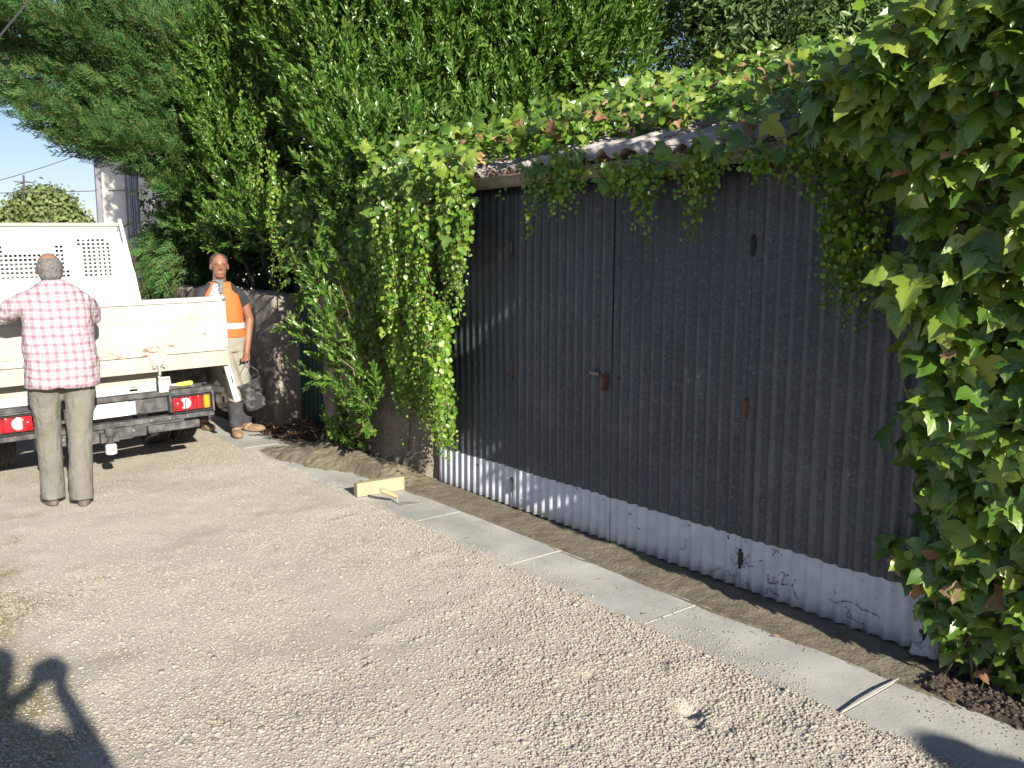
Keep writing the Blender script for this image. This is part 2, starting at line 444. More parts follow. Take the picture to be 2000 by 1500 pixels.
for (x0, x1, y0, y1, dens, s0, s1) in [(-3.4, .2, -3.4, -.72, 17000, .0026, .0094), (-5.2, -3.4, -4.2, -.72, 10500, .0028, .0080), (-8, -5.2, -5.4, -.72, 4200, .003, .0058)]:
    k = int((x1-x0)*(y1-y0)*dens); x = rng.uniform(x0, x1, k); y = rng.uniform(y0, y1, k)
    dn = vnoise(x, y, .5, 5) + .6 * vnoise(x, y, .17, 6) + .5
    edge = np.exp(-((y + .95) / .28) ** 2) * .5 - .55 * np.exp(-((y + 1.75 + .08 * np.sin(x * 2)) / .17) ** 2) - .45 * np.exp(-((y + 3.0 + .08 * np.sin(x * 2)) / .2) ** 2)
    pit_ = sum(np.exp(-((x - a_) ** 2 + (y - b_) ** 2) / .012) for a_, b_, _, _ in PITS); keep = rng.random(k) < np.clip(pit_ + dn * 1.1 + edge + .1, .22, 1)
    x, y = x[keep], y[keep]; s = (s0 + (s1 - s0) * rng.random(len(x)) ** 1.6) * (1 + .8 * (rng.random(len(x)) > .985))
    P = np.column_stack([x, y, ground_z(x, y) + s * rng.uniform(-.15, .25, len(x))])
    v = in_view(P); PS.append(P[v]); SS.append(s[v])
# bigger pebbles
x = rng.uniform(-5, -.6, 110); y = rng.uniform(-3.2, -.8, 110); s = rng.uniform(.009, .016, 110)
PS.append(np.column_stack([x, y, ground_z(x, y) + s * .1])); SS.append(s)
k = 5200; x = rng.uniform(-7.2, -.6, k); y = -.735 + np.abs(rng.normal(0, .05, k)) * np.clip(1 + 3 * vnoise(x, x * 0, .4, 93), .2, 3); s = rng.uniform(.0015, .0055, k); y = np.minimum(y, -.36)
PS.append(np.column_stack([x, y, np.maximum(ground_z(x, y), 0) + s * .2])); SS.append(s)
Vs, Fs = stones(np.concatenate(PS), np.concatenate(SS))
o = fast_mesh("loose_gravel", Vs, Fs, STONE); tag(o, "loose pale crushed stones lying all over the drive", "gravel", kind="stuff")
print("stones", len(Fs))

# grass and dry litter on the verge at the lower left
P = np.column_stack([rng.uniform(-9, -2.2, 26000), rng.uniform(-4.6, -2.2, 26000), np.zeros(26000)])
dn = (-2.85 - P[:, 1]) + vnoise(P[:, 0], P[:, 1], .6, 9) * 1.6
P = P[(rng.random(len(P)) < np.clip(dn * 1.3, 0, .9)) & in_view(P)]; P[:, 2] = ground_z(P[:, 0], P[:, 1]) - .002
BL = np.array([[-.06, 0, 0], [.06, 0, 0], [.035, .6, .05], [0, 1, .16], [-.035, .6, .05]], float); BLF = np.array([[0, 1, 2, 4], [4, 2, 3, 3]])
BLT = np.array([[0, 1, 2], [0, 2, 4], [4, 2, 3]])
ax = rng.normal(0, 1, (len(P), 3)); ax[:, 2] = np.abs(ax[:, 2]) * .6 + .15
s = rng.uniform(.02, .06, len(P)); Vg, Fg = inst(BL, BLT, P, frames(ax, rng.normal(0, 1, (len(P), 3))), np.column_stack([s * .8, s, s]))
GRASS = leaf_mat("verge_grass", [(.09, .14, .04), (.16, .2, .07), (.36, .31, .17), (.45, .38, .24)], .2, .7)
o = fast_mesh("verge_grass", Vg, Fg, GRASS); tag(o, "thin dry grass creeping over the gravel at the drive's left edge", "grass", kind="stuff")

# ------------------------------------------------------------------ kerb, mortar, soil
CONC = M("concrete_slab", (.35, .35, .31), (.54, .53, .475), 2.6, .92, bs=.6, bsc=70, bd=.003, spec=.25, det=8)
kb = MB()
kx = [-11.6, -10.6, -9.6, -8.6, -7.395, -6.6, -5.6, -4.6, -3.6, -2.6, -1.6, -.6, .4, 1.4]
for a, c in zip(kx[:-1], kx[1:]): kb.box((a + .002, -.72, -.07), (c - .002, -.32, 0))
kerb = kb.build("kerb", CONC, bevel=.003); tag(kerb, "strip of new pale concrete slabs edging the gravel", "kerb", kind="structure")
jb = MB()
JOINT = M("joint_strip_white", (.46, .45, .41), (.40, .39, .35), 30, .8)
for a in (-7.395, -3.6, -2.6): jb.box((a - .003, -.70, -.02), (a + .003, -.325, .003))
jb.cur = 1
jb.tube([(-1.6, -.725, .008), (-1.597, -.58, .014), (-1.605, -.45, .011), (-1.602, -.31, .007)], .0036, 6)
jb.build("joint_strip", [JOINT, M("joint_strip_grey", (.30, .29, .265))], kerb)

MORT = M("wet_mortar", (.17, .148, .10), (.24, .21, .15), 5, .9, bs=.9, bsc=55, bd=.012, spec=.2, det=8)
SOIL = M("soil", (.045, .032, .022), (.12, .09, .062), 9, 1, bs=1, bsc=60, bd=.02, det=8)
def sheet(x0, x1, y0, y1, d, hf):
    xs = np.arange(x0, x1 + d, d); ys = np.arange(y0, y1 + d, d); X, Y = np.meshgrid(xs, ys, indexing='ij'); Z = hf(X, Y)
    V = np.column_stack([X.ravel(), Y.ravel(), Z.ravel()]); ny = len(ys)
    i, j = np.meshgrid(np.arange(len(xs)-1), np.arange(ny-1), indexing='ij'); a = (i*ny+j).ravel()
    return V, np.column_stack([a, a+ny, a+ny+1, a+1])
def mort_h(x, y):
    h = -.012 + vnoise(x, y, .3, 11) * .012 + vnoise(x, y, .05, 12) * .006 + .012 * np.clip((y + .3) / .2, 0, 1)
    edge = -.328 + vnoise(x, y, .35, 13) * .045 + vnoise(x, y, .09, 17) * .02
    h = h + .016 * np.exp(-((y - edge) / .03) ** 2)
    h = h - .034 * np.clip((edge - y) / .035, 0, 1)                         # ends at the kerb
    # heap left of the doors and its tongue over the slabs
    def bumpf(a, c, ra, rc, d): return d * np.exp(-((x-a)/ra)**2 - ((y-c)/rc)**2)
    rough = .78 + .3 * vnoise(x, y, .2, 14)
    fin = (vnoise(x, y, .06, 15) * .010 + vnoise(x, y, .03, 16) * .016 + (np.random.default_rng(3).random(x.shape) - .5) * .008)
    hp = bumpf(-6.15, -.24, .6, .20, .10) + bumpf(-6.75, -.36, .42, .22, .075) + bumpf(-5.68, -.18, .25, .14, .06) + bumpf(-7.0, -.55, .36, .20, .062) + bumpf(-6.45, -.50, .34, .12, .042) + bumpf(-5.85, -.52, .16, .022, .034) + bumpf(-5.7, -.46, .12, .02, .03) + bumpf(-5.05, -.40, .09, .07, .036)
    h = h + hp * rough * 1.2 + fin * np.clip(hp / .03, .25, 1)
    return h
V, F = sheet(-7.6, -1.35, -.85, .06, .014, mort_h)
o = fast_mesh("mortar_bed", V, F, MORT, smooth=True); tag(o, "band of wet brown mortar between kerb and garage, heaped up at its far end", "mortar", kind="structure")
def soil_h(x, y):
    h = -.03 + vnoise(x, y, .25, 21) * .03 + vnoise(x, y, .06, 22) * .03 + vnoise(x, y, .03, 23) * .012
    ed = -.33 + vnoise(x, y, .3, 24) * .08
    h = h + .03 * np.clip((y - ed) / .05, -3, 1)
    left = np.clip((x + 1.72 + vnoise(x, y, .2, 25) * .35) / .12, -2, 1)
    return h + .03 * left - .02
V, F = sheet(-1.95, 2.2, -.6, .3, .012, soil_h)
o = fast_mesh("soil_bed", V, F, SOIL, smooth=True); tag(o, "dark crumbly soil under the big-leaved vine at the right", "soil", kind="structure")
def soil2_h(x, y):
    h = -.02 + vnoise(x, y, .3, 31) * .05 + vnoise(x, y, .07, 32) * .04
    h = h + .10 * np.exp(-((x+7.7)/.45)**2 - ((y+.02)/.16)**2)
    return h - .15 * np.clip((-.17 - y) / .1, 0, 1)
V, F = sheet(-12.5, -6.9, -.34, 1.2, .03, soil2_h)
o = fast_mesh("earth_strip", V, F, SOIL, smooth=True); tag(o, "dark earth and leaf litter along the foot of the old wall", "earth", kind="structure")

# crumbs
k = 1500; x = rng.uniform(-7.2, -.7, k); y = -.33 - np.abs(rng.normal(0, .11, k)); y = np.maximum(y, -.70)
kp = rng.random(k) < np.clip(vnoise(x, y, .28, 41) * 2.6 + .35, 0, 1); x, y = x[kp], y[kp]; s = rng.uniform(.0015, .0045, len(x)) 
Vs, Fs = stones(np.column_stack([x, y, s * .4]), s)
o = fast_mesh("mortar_crumbs", Vs, Fs, M("dry_mortar_crumbs", (.16, .14, .10), (.3, .27, .21), 30, .9)); tag(o, "small mortar crumbs scattered over the concrete slabs", "crumbs", kind="stuff")
k = 5200; x = rng.uniform(-1.85, .5, k); y = rng.uniform(-.42, .05, k); s = rng.uniform(.003, .012, k) * np.where(rng.random(k) > .97, 1.6, 1)
kp = rng.random(k) < np.clip((x + 1.8) * 1.5 + .1, 0, 1) * np.clip((y + .42) * 6, .15, 1); x, y, s = x[kp], y[kp], s[kp]
Vs, Fs = stones(np.column_stack([x, y, soil_h(x, y) + s * .3]), s)
o = fast_mesh("soil_clods", Vs, Fs, M("soil_clod", (.05, .036, .025), (.14, .105, .075), 60, 1)); tag(o, "loose dark soil clods beneath the vine", "soil", kind="stuff")
k = 900; x = rng.uniform(-8.6, -7.3, k); y = rng.uniform(-.28, .12, k); L = rng.uniform(.02, .07, k)
ax = rng.normal(0, 1, (k, 3)) * [1, 1, .35]
Vg, Fg = single_leaves(LAUREL_V, LAUREL_F, np.column_stack([x, y, soil2_h(x, y) + rng.uniform(.0, .04, k)]), np.tile([0, 0, 1.0], (k, 1)), L, tip=(1, 0, 0), jit=1, jn=.6)
o = fast_mesh("leaf_litter", Vg, Fg, leaf_mat("dead_leaves", [(.06, .035, .02), (.17, .1, .05), (.26, .16, .09)], 0, .8)); tag(o, "brown leaf litter heaped at the foot of the stone gatepost", "leaf litter", kind="stuff")

# ================================================================== GARAGE
GX0, GX1 = -5.345, -1.66
gar = thing("garage", (-3.5, 1.2, 0), "low garage with grey corrugated metal doors whitened along the bottom", "garage")
m, n, b = new_mat("galvanised_corrugated"); p = pos(n)
sx = N(n, "ShaderNodeSeparateXYZ"); n.links.new(p, sx.inputs[0])
sp = noise(n, 55, 3, .7, p, 1.5); md = noise(n, 2.5, 5, .6, p)
metalc = ramp(n, sp.outputs[0], [(.35, (.056, .068, .084)), (.52, (.08, .095, .113)), (.64, (.14, .158, .18)), (.72, (.24, .265, .29))])
metalc2 = mixc(n, .3, metalc.outputs[0], ramp(n, md.outputs[0], [(.3, (.035, .043, .053)), (.7, (.13, .145, .165))]).outputs[0])
crest = math_(n, 'MULTIPLY', math_(n, 'SUBTRACT', math_(n, 'MULTIPLY', sx.outputs[1], -1.0), .0075), 280.0, True)
dustn = noise(n, 5, 4, .6, p)
metalc2 = mixc(n, math_(n, 'MULTIPLY', crest, math_(n, 'MULTIPLY', dustn.outputs[0], .7)), metalc2, (.19, .185, .185))
paint = ramp(n, noise(n, 8, 6, .7, p).outputs[0], [(.35, (.47, .50, .57)), (.65, (.60, .63, .69))])
# pale cement dirt streaks at the base, small flakes missing
fl = noise(n, 26, 6, .65, p, .4); flk = math_(n, 'GREATER_THAN', fl.outputs[0], .66)
nbig = noise(n, 3, 2, .5, p); flk = math_(n, 'MULTIPLY', flk, math_(n, 'GREATER_THAN', nbig.outputs[0], .47))
paintf = mixc(n, flk, paint.outputs[0], (.07, .06, .055))
edge = math_(n, 'ADD', .272, math_(n, 'ADD', math_(n, 'MULTIPLY', math_(n, 'SUBTRACT', noise(n, 14, 5, .7, p).outputs[0], .5), .022), math_(n, 'MULTIPLY', math_(n, 'SUBTRACT', noise(n, 1.6, 2, .5, p).outputs[0], .5), .03)))
isw = math_(n, 'LESS_THAN', sx.outputs[2], edge)
n.links.new(mixc(n, isw, metalc2, paintf), b.inputs['Base Color'])
n.links.new(math_(n, 'MULTIPLY', math_(n, 'SUBTRACT', 1.0, isw), .55), b.inputs['Metallic'])
b.inputs['Roughness'].default_value = .55; b.inputs['Specular IOR Level'].default_value = .35
bump(n, b, noise(n, 25, 5, .6, p).outputs[0], .12, .004)
DOOR = m
RUST = M("rust", (.09, .035, .018), (.2, .08, .03), 40, .9, bs=.4, bsc=90)
STEEL = M("dull_steel", (.18, .18, .18), (.3, .3, .3), 25, .5, .7)
DARK = M("dark_frame", (.03, .03, .03), (.05, .045, .04), 10, .8)
seams = [GX0, -4.456, -3.535, -2.598, GX1]
for k in range(4):
    a, c = seams[k] + .0015, seams[k + 1] - .0015
    npd = round((c - a) / .0765); nx = npd * 10 + 1; xs = np.linspace(a, c, nx); zs = np.linspace(.006, 2.12, 24)
    X, Zz = np.meshgrid(xs, zs, indexing='ij')
    ph = (xs - a) / (c - a) * npd * 2 * math.pi
    prof = -.0085 * np.cos(ph)[:, None] + 0 * Zz
    prof = np.where((X < a + .035) | (X > c - .035), -.002, prof) + .003 * np.sin(Zz * 3 + k)
    V = np.column_stack([X.ravel(), prof.ravel() - .004 * k % .007, Zz.ravel() + (.004 * np.sin(ph * 1.0)[:, None] * (Zz < .01)).ravel()]); ny = len(zs)
    i, j = np.meshgrid(np.arange(nx-1), np.arange(ny-1), indexing='ij'); q = (i*ny+j).ravel()
    d = fast_mesh("door_leaf", V, np.column_stack([q, q+ny, q+ny+1, q+1]), DOOR, gar, smooth=True)
    so2 = d.modifiers.new('s', 'SOLIDIFY'); so2.thickness = .002
    h = MB()
    if k == 1:
        h.box((-3.70, -.030, .985), (-3.62, -.016, 1.005)); h.build("latch_bar", STEEL, d, bevel=.002)
        h = MB(); h.box((-3.588, -.034, .90), (-3.566, -.010, 1.0)); h.ell((-3.577, -.036, .985), .011); h.ell((-3.577, -.036, .915), .011); h.build("rusty_handle", RUST, d, bevel=.003)
    if k == 2:
        h.lathe([(.010, 0), (.010, .006), (.006, .007)], (-3.47, -.012, .985), (0, -1, 0), 10); h.build("keyhole", DARK, d)
    if k in (1, 3):
        for zz, m_ in ((1.72, DARK), (.93, RUST), (.16, DARK)):
            h = MB(); h.tube([(seams[k], -.013, zz - .05), (seams[k], -.013, zz + .05)], .008, 8); h.box((seams[k] - .014, -.012, zz - .03), (seams[k] + .016, -.006, zz + .035)); h.build("hinge", m_, d)
gw = MB()
gw.box((GX0 - .10, .02, 0), (GX0 - .0, 2.75, 2.12)); gw.box((GX1, .02, -.05), (GX1 + .10, 2.75, 2.12)); gw.box((GX0 - .1, 2.65, 0), (GX1 + .1, 2.75, 2.5)); gw.box((GX0 - .05, .03, 2.04), (GX1 + .05, .10, 2.24))
gw.box((GX0, .03, 0), (GX1, .05, 2.04))
STONEW = M("rubble_stone", (.16, .135, .105), (.33, .29, .235), 4.5, .95, bs=.9, bsc=22, bd=.03, det=9)
gw.build("wall", STONEW, gar)
# corrugated fibre cement roof
ROOFM = M("fibre_cement", (.27, .24, .21), (.5, .46, .42), 13, .95, bs=.6, bsc=60, bd=.006, det=9)
def roof_z(y): return 2.215 + .30 * (y + .14)
xs = np.arange(-5.55, .9, .0146); ys_ = np.linspace(-.15, 2.8, 12); X, Yy = np.meshgrid(xs, ys_, indexing='ij')
Zr = roof_z(Yy) + .026 * np.cos(X / .175 * 2 * math.pi) + .012 * np.sin(X * 3)
V = np.column_stack([X.ravel(), (Yy + (np.floor((X + 6) / .9) % 2) * .05).ravel(), Zr.ravel()]); ny = len(ys_)
i, j = np.meshgrid(np.arange(len(xs)-1), np.arange(ny-1), indexing='ij'); q = (i*ny+j).ravel()
rf = fast_mesh("roof", V, np.column_stack([q, q+ny, q+ny+1, q+1]), ROOFM, gar, smooth=True)
s2 = rf.modifiers.new('s', 'SOLIDIFY'); s2.thickness = .009
# gutter
GUT = M("gutter_zinc", (.20, .175, .14), (.33, .29, .24), 7, .7, bs=.2, bsc=40)
gt = MB(); prof = [(-.06 + -.06 * math.cos(t) - .02, 2.165 - .062 * math.sin(t)) for t in np.linspace(0, math.pi, 9)]
pr = [(y, z) for y, z in prof] + [(y * 1.0 + (.004 if k < 4 else -.004), z + .004) for k, (y, z) in list(enumerate(prof))[::-1]]
gt.prism(pr, -5.25, -.9, 0); gt.tube([(-5.25, -.141, 2.166), (-.9, -.141, 2.166)], .007, 6)
gt.prism([(y, z) for y, z in prof], -5.256, -5.25, 0)
gt.build("gutter", GUT, gar)
# dead needles lying in the gutter
k = 2600; x = rng.uniform(-4.9, -2.1, k); kp = rng.random(k) < np.clip(vnoise(x, x * 0, .4, 51) * 2 + .6, .1, 1); x = x[kp]; k = len(x)
y = rng.uniform(-.145, -.01, k); P = np.column_stack([x, y, 2.155 + rng.uniform(0, .05, k) + np.clip(y + .1, 0, 1) * .2])
L = rng.uniform(.02, .055, k); Vg, Fg = inst(LAUREL_V, LAUREL_F, P, frames(rng.normal(0, 1, (k, 3)) * [1, 1, .6], rng.normal(0, 1, (k, 3))), np.column_stack([L * .45, L, L]))
DEAD = leaf_mat("dead_needles", [(.13, .07, .045), (.3, .17, .11), (.42, .26, .18)], 0, .8)
o = fast_mesh("dead_leaf_litter", Vg, Fg, DEAD); tag(o, "reddish brown dead leaves filling the garage gutter", "leaf litter", kind="stuff")

# whitewashed corner block at the right of the doors
cb = MB(); cb.ell((-1.655, -.025, .01), (.05, .028, .04)); cb.ell((-1.62, -.015, .03), (.04, .03, .045)); cb.box((-1.65, -.015, -.02), (-1.58, .03, .10))
o = cb.build("corner_stone", M("whitewash", (.50, .49, .45), (.66, .65, .6), 12, .9, bs=.9, bsc=40, bd=.01), remesh=.008, sm=2, disp=.03, dscale=.03)
tag(o, "whitish mortared stone at the foot of the door's right corner", "stone")

# rubble walls
def rubble(name, lo, hi, label, seed, amp=.03):
    lo = np.array(lo, float); hi = np.array(hi, float); mb = MB(); mb.box(lo, hi)
    o = mb.build(name, STONEW)
    s = o.modifiers.new('r', 'REMESH'); s.mode = 'VOXEL'; s.voxel_size = .035; s.use_smooth_shade = True
    t = bpy.data.textures.new(name, 'VORONOI'); t.noise_scale = .17; t.distance_metric = 'DISTANCE_SQUARED'
    d = o.modifiers.new('d', 'DISPLACE'); d.texture = t; d.strength = amp; d.texture_coords = 'LOCAL'
    t2 = bpy.data.textures.new(name, 'CLOUDS'); t2.noise_scale = .07
    d = o.modifiers.new('d2', 'DISPLACE'); d.texture = t2; d.strength = .03; d.texture_coords = 'LOCAL'
    return tag(o, label, "wall")
rubble("stone_wall", (-7.15, -.06, -.08), (-5.45, .28, 1.65), "low rubble wall behind the hanging ivy, just left of the garage", 1)
rubble("stone_wall", (-12.6, .0, -.1), (-8.5, .28, 1.33), "old rubble wall running off behind the truck and the worker", 2)
rubble("stone_wall", (-1.62, .02, -.08), (3.6, .3, 2.4), "rubble wall buried under the big-leaved vine at the right", 3)
gp = MB(); gp.box((-8.5, -.13, -.06), (-8.02, .25, 1.31)); gp.box((-8.53, -.15, -.06), (-8.0, .27, .42))
o = gp.build("gatepost", M("weathered_stone", (.15, .13, .105), (.3, .27, .22), 3, .95, bs=.7, bsc=30, bd=.02, det=9), remesh=.03, sm=2, disp=.03, dscale=.2); tag(o, "weathered grey stone gatepost beside the worker", "gatepost")
gm_ = thing("garden_gate", (-7.6, .14, 0), "dark green slatted metal gate between gatepost and ivy wall", "gate")
GREEN = M("green_paint", (.012, .045, .035), (.02, .06, .045), 6, .5)
q = MB()
for k in range(9): q.box((-7.99 + k * .093, .12, .05), (-7.915 + k * .093, .14, 1.35))
q.build("slat_panel", GREEN, gm_)
for z_ in (.25, 1.1): q = MB(); q.box((-7.99, .14, z_), (-7.16, .165, z_ + .06)); q.build("cross_rail", GREEN, gm_)
print("garage ready")

# ================================================================== TRUCK
TRK = thing("tipper_truck", (-8.5, -1.88, 0), "white flatbed tipper truck seen from the back with its side flap hanging down", "truck")
m, n, b = new_mat("truck_white"); p = pos(n); sx = N(n, "ShaderNodeSeparateXYZ"); n.links.new(p, sx.inputs[0])
mp = N(n, "ShaderNodeMapping"); mp.inputs['Scale'].default_value = (1, .7, 3.0); n.links.new(p, mp.inputs[0])
ns = noise(n, 7, 9, .78, mp.outputs[0], .8)
low = math_(n, 'MULTIPLY', math_(n, 'SUBTRACT', 1.10, sx.outputs[2]), 1.0)
lo2 = math_(n, 'MULTIPLY', math_(n, 'MINIMUM', math_(n, 'MAXIMUM', low, 0.0), .2), .42)
rst = math_(n, 'MULTIPLY', math_(n, 'SUBTRACT', math_(n, 'ADD', ns.outputs[0], lo2), .60), 12.0, True)
dirt = ramp(n, noise(n, 2.4, 7, .65, p).outputs[0], [(.3, (.38, .36, .315)), (.62, (.47, .455, .41)), (.75, (.42, .40, .35))])
n.links.new(mixc(n, rst, dirt.outputs[0], (.20, .12, .065)), b.inputs['Base Color']); b.inputs['Roughness'].default_value = .5
WHT = m
CREAM = M("truck_cream", (.37, .345, .28), (.46, .435, .37), 4, .6, det=8)
WHITE2 = M("truck_panel_white", (.52, .525, .51), (.60, .60, .59), 3, .45)
BLK = M("chassis_grey", (.045, .045, .047), (.16, .155, .15), 14, .75, bs=.2, bsc=50, det=8, lo=.42, hi=.72)
RUB = M("tyre_rubber", (.02, .02, .02), (.05, .047, .043), 20, .85)
def tb(name, mat, boxes, bevel=.004, parent=TRK, **k):
    q = MB()
    for bx in boxes: q.box(*bx)
    return q.build(name, mat, parent, bevel=bevel, **k)
YR, YL = -.90, -2.86
tb("bed_floor", CREAM, [((-9.95, YL, .83), (-7.135, YR, .885))])
tb("rear_sill", CREAM, [((-7.135, YL, .765), (-7.09, YR, .888))])
# tailgate with rolled top, side stiles and recessed field
tg = tb("tailgate", WHT, [((-7.128, YL, .905), (-7.10, YR, 1.30)), ((-7.14, YL - .004, 1.296), (-7.088, YR + .004, 1.335)), ((-7.132, YL - .004, .893), (-7.088, YR + .004, .93)),
        ((-7.134, YR - .03, .93), (-7.09, YR + .004, 1.296)), ((-7.134, YL - .004, .93), (-7.09, YL + .03, 1.296)), ((-7.102, YL + .03, 1.16), (-7.096, YR - .03, 1.20))], bevel=.005)
q = MB()
for yy_ in (-2.7, -2.2, -1.7, -1.2): q = MB(); q.lathe([(.009, 0), (.008, .005), (.003, .006)], (-7.088, yy_, .912), (1, 0, 0), 8); q.build("rivet", CREAM, tg)
q = MB(); q.box((-7.104, YL + .04, .965), (-7.0955, YR - .04, .972)); q.build("fold_line", WHT, tg, bevel=.002)
for y_ in (YR - .012, YL + .012):
    q = MB(); q.lathe([(.014, 0), (.014, .018), (.009, .02)], (-7.088, y_, 1.315), (1, 0, 0), 12); q.build("hinge_pin", STEEL, tg)
tb("side_board", WHT, [((-9.93, YL - .03, .9), (-7.15, YL, 1.30))])
# right side board folded down, hanging outwards
sb = MB(); dy = .045
sb.prism([(YR - .005, .86), (YR + .022, .865), (YR + dy + .03, .46), (YR + dy, .45)], -9.93, -7.16, 0)
s_ = sb.build("side_board", CREAM, TRK, bevel=.004)
sb = MB(); sb.prism([(YR - .04, .80), (YR + .012, .805), (YR + dy + .045, .445), (YR + dy - .005, .435)], -7.16, -7.135, 0)
e_ = sb.build("end_cap", WHITE2, s_, bevel=.003)
sb = MB(); sb.prism([(YR + .022, .66), (YR + .032, .66), (YR + .040, .60), (YR + .030, .60)], -7.136, -7.133, 0)
sb.build("slot", DARK, e_)
sb = MB(); sb.box((-9.6, YR - .10, .52), (-7.3, YR + .02, .56), (R(-14), 0, 0)); sb.tube([(-7.25, YR + .02, .70), (-7.35, YR + .06, .61), (-7.4, YR + .07, .58)], .018, 8); sb.build("hinge_rail", DARK, s_)
# corner post and latch on top of the tailgate corner
q = MB(); q.prism([(YR - .10, 1.335), (YR - .03, 1.335), (YR - .035, 1.43), (YR - .07, 1.43)], -7.13, -7.12, 0)
q.prism([(YR - .115, 1.335), (YR - .095, 1.335), (YR - .062, 1.43), (YR - .078, 1.43)], -7.14, -7.10, 0); q.box((-7.14, YR - .078, 1.42), (-7.1, YR - .02, 1.435)); q.box((-7.14, YR - .115, 1.333), (-7.1, YR - .02, 1.347))
q.box((-7.14, YR - .035, 1.335), (-7.1, YR - .012, 1.435))
cp = q.build("corner_post", WHITE2, TRK, bevel=.002)
q = MB(); q.box((-7.13, YR - .045, 1.43), (-7.08, YR + .0, 1.455)); q.lathe([(.016, 0), (.016, .05)], (-7.1, YR - .055, 1.458), (0, 1, 0), 10); q.lathe([(.008, 0), (.008, .09)], (-7.09, YR - .09, 1.462), (0, 1, 0), 8)
q.box((-7.09, YR - .04, 1.36), (-7.07, YR - .012, 1.45)); q.box((-7.08, YR - .05, 1.40), (-7.065, YR + .003, 1.412)); q.build("latch", STEEL, cp, bevel=.003)
# centre latch on the sill, its rod and the yellow lever
for yc in (-1.47,):
    q = MB(); q.prism([(yc - .075, .90), (yc + .075, .905), (yc + .06, .84), (yc + .045, .80), (yc - .045, .79), (yc - .055, .86)], -7.09, -7.072, 0)
    l1 = q.build("tailgate_latch", CREAM, TRK, bevel=.004)
    q = MB(); q.lathe([(.04, 0), (.042, .02), (.03, .03)], (-7.075, yc, .848), (1, 0, 0), 16); q.tube([(-7.06, yc, .85), (-7.06, yc, .74)], .010, 8); q.box((-7.07, yc - .045, .80), (-7.05, yc - .03, .85)); q.box((-7.07, yc + .03, .80), (-7.05, yc + .045, .85))
    q.build("latch_claw", M("dirty_steel", (.35, .33, .29), (.5, .48, .43), 30, .6), l1, bevel=.003)
q = MB(); q.tube([(-7.07, -1.475, .735), (-7.07, -1.475, .715), (-7.07, -1.40, .715), (-7.07, -1.395, .655), (-7.07, -1.35, .65)], .011, 8); q.box((-7.09, -1.48, .60), (-7.075, -1.41, .70))
lv = q.build("lever", M("lever_steel", (.5, .5, .46), (.62, .6, .56), 20, .5), TRK)
q = MB(); q.tube([(-7.07, -1.35, .65), (-7.07, -1.33, .65), (-7.07, -1.235, .652), (-7.07, -1.22, .652)], [.012, .017, .021, .016], 10); q.build("grip", M("yellow_plastic", (.75, .60, .10), None, rough=.5), lv, smooth=True)
# cream cross plate and perforated white beam of the tipping frame
q = MB(); q.prism([(-2.75, .755), (-1.40, .755), (-1.40, .625), (-2.75, .625)], -7.26, -7.25, 0); q.build("cross_plate", CREAM, TRK)
q = MB()
def holed(mb, x0, x1, ya, yb, za, zb, holes):
    yb_ = sorted({ya, yb} | {h[0] for h in holes} | {h[1] for h in holes}); zb_ = sorted({za, zb} | {h[2] for h in holes} | {h[3] for h in holes})
    ishole = lambda y, z: any(h[0] < y < h[1] and h[2] < z < h[3] for h in holes)
    cells = [[not ishole((yb_[i] + yb_[i+1]) / 2, (zb_[j] + zb_[j+1]) / 2) for j in range(len(zb_) - 1)] for i in range(len(yb_) - 1)]
    base = len(mb.v); nz = len(zb_)
    V = [(x, y, z) for x in (x0, x1) for y in yb_ for z in zb_]; off = len(yb_) * nz; F = []
    ok = lambda i, j: 0 <= i < len(yb_) - 1 and 0 <= j < nz - 1 and cells[i][j]
    for i in range(len(yb_) - 1):
        for j in range(nz - 1):
            if not cells[i][j]: continue
            a, b2, c, d = i*nz+j, (i+1)*nz+j, (i+1)*nz+j+1, i*nz+j+1
            F.append((a, d, c, b2)); F.append((off+a, off+b2, off+c, off+d))
            if not ok(i-1, j): F.append((a, a+off, d+off, d))
            if not ok(i+1, j): F.append((b2, c, c+off, b2+off))
            if not ok(i, j-1): F.append((a, b2, b2+off, a+off))
            if not ok(i, j+1): F.append((d, d+off, c+off, c))
    mb._add(V, F)
holed(q, -7.245, -7.235, -2.7, -1.355, .595, .66, [(-1.66, -1.60, .61, .645)])
q.build("perforated_beam", WHITE2, TRK)
tb("chassis_rail", BLK, [((-11.7, -2.33, .50), (-7.4, -2.25, .70)), ((-11.7, -1.51, .50), (-7.4, -1.43, .70)), ((-9.6, -2.6, .70), (-7.4, -2.52, .82)), ((-9.6, -1.24, .70), (-7.4, -1.16, .82))])
tb("mudguard", BLK, [((-8.55, -1.36, .70), (-7.55, -.92, .73)), ((-7.56, -1.36, .45), (-7.53, -.95, .72))]); tb("mudguard", BLK, [((-8.55, -2.85, .70), (-7.55, -2.42, .73)), ((-7.56, -2.82, .45), (-7.53, -2.42, .72))])
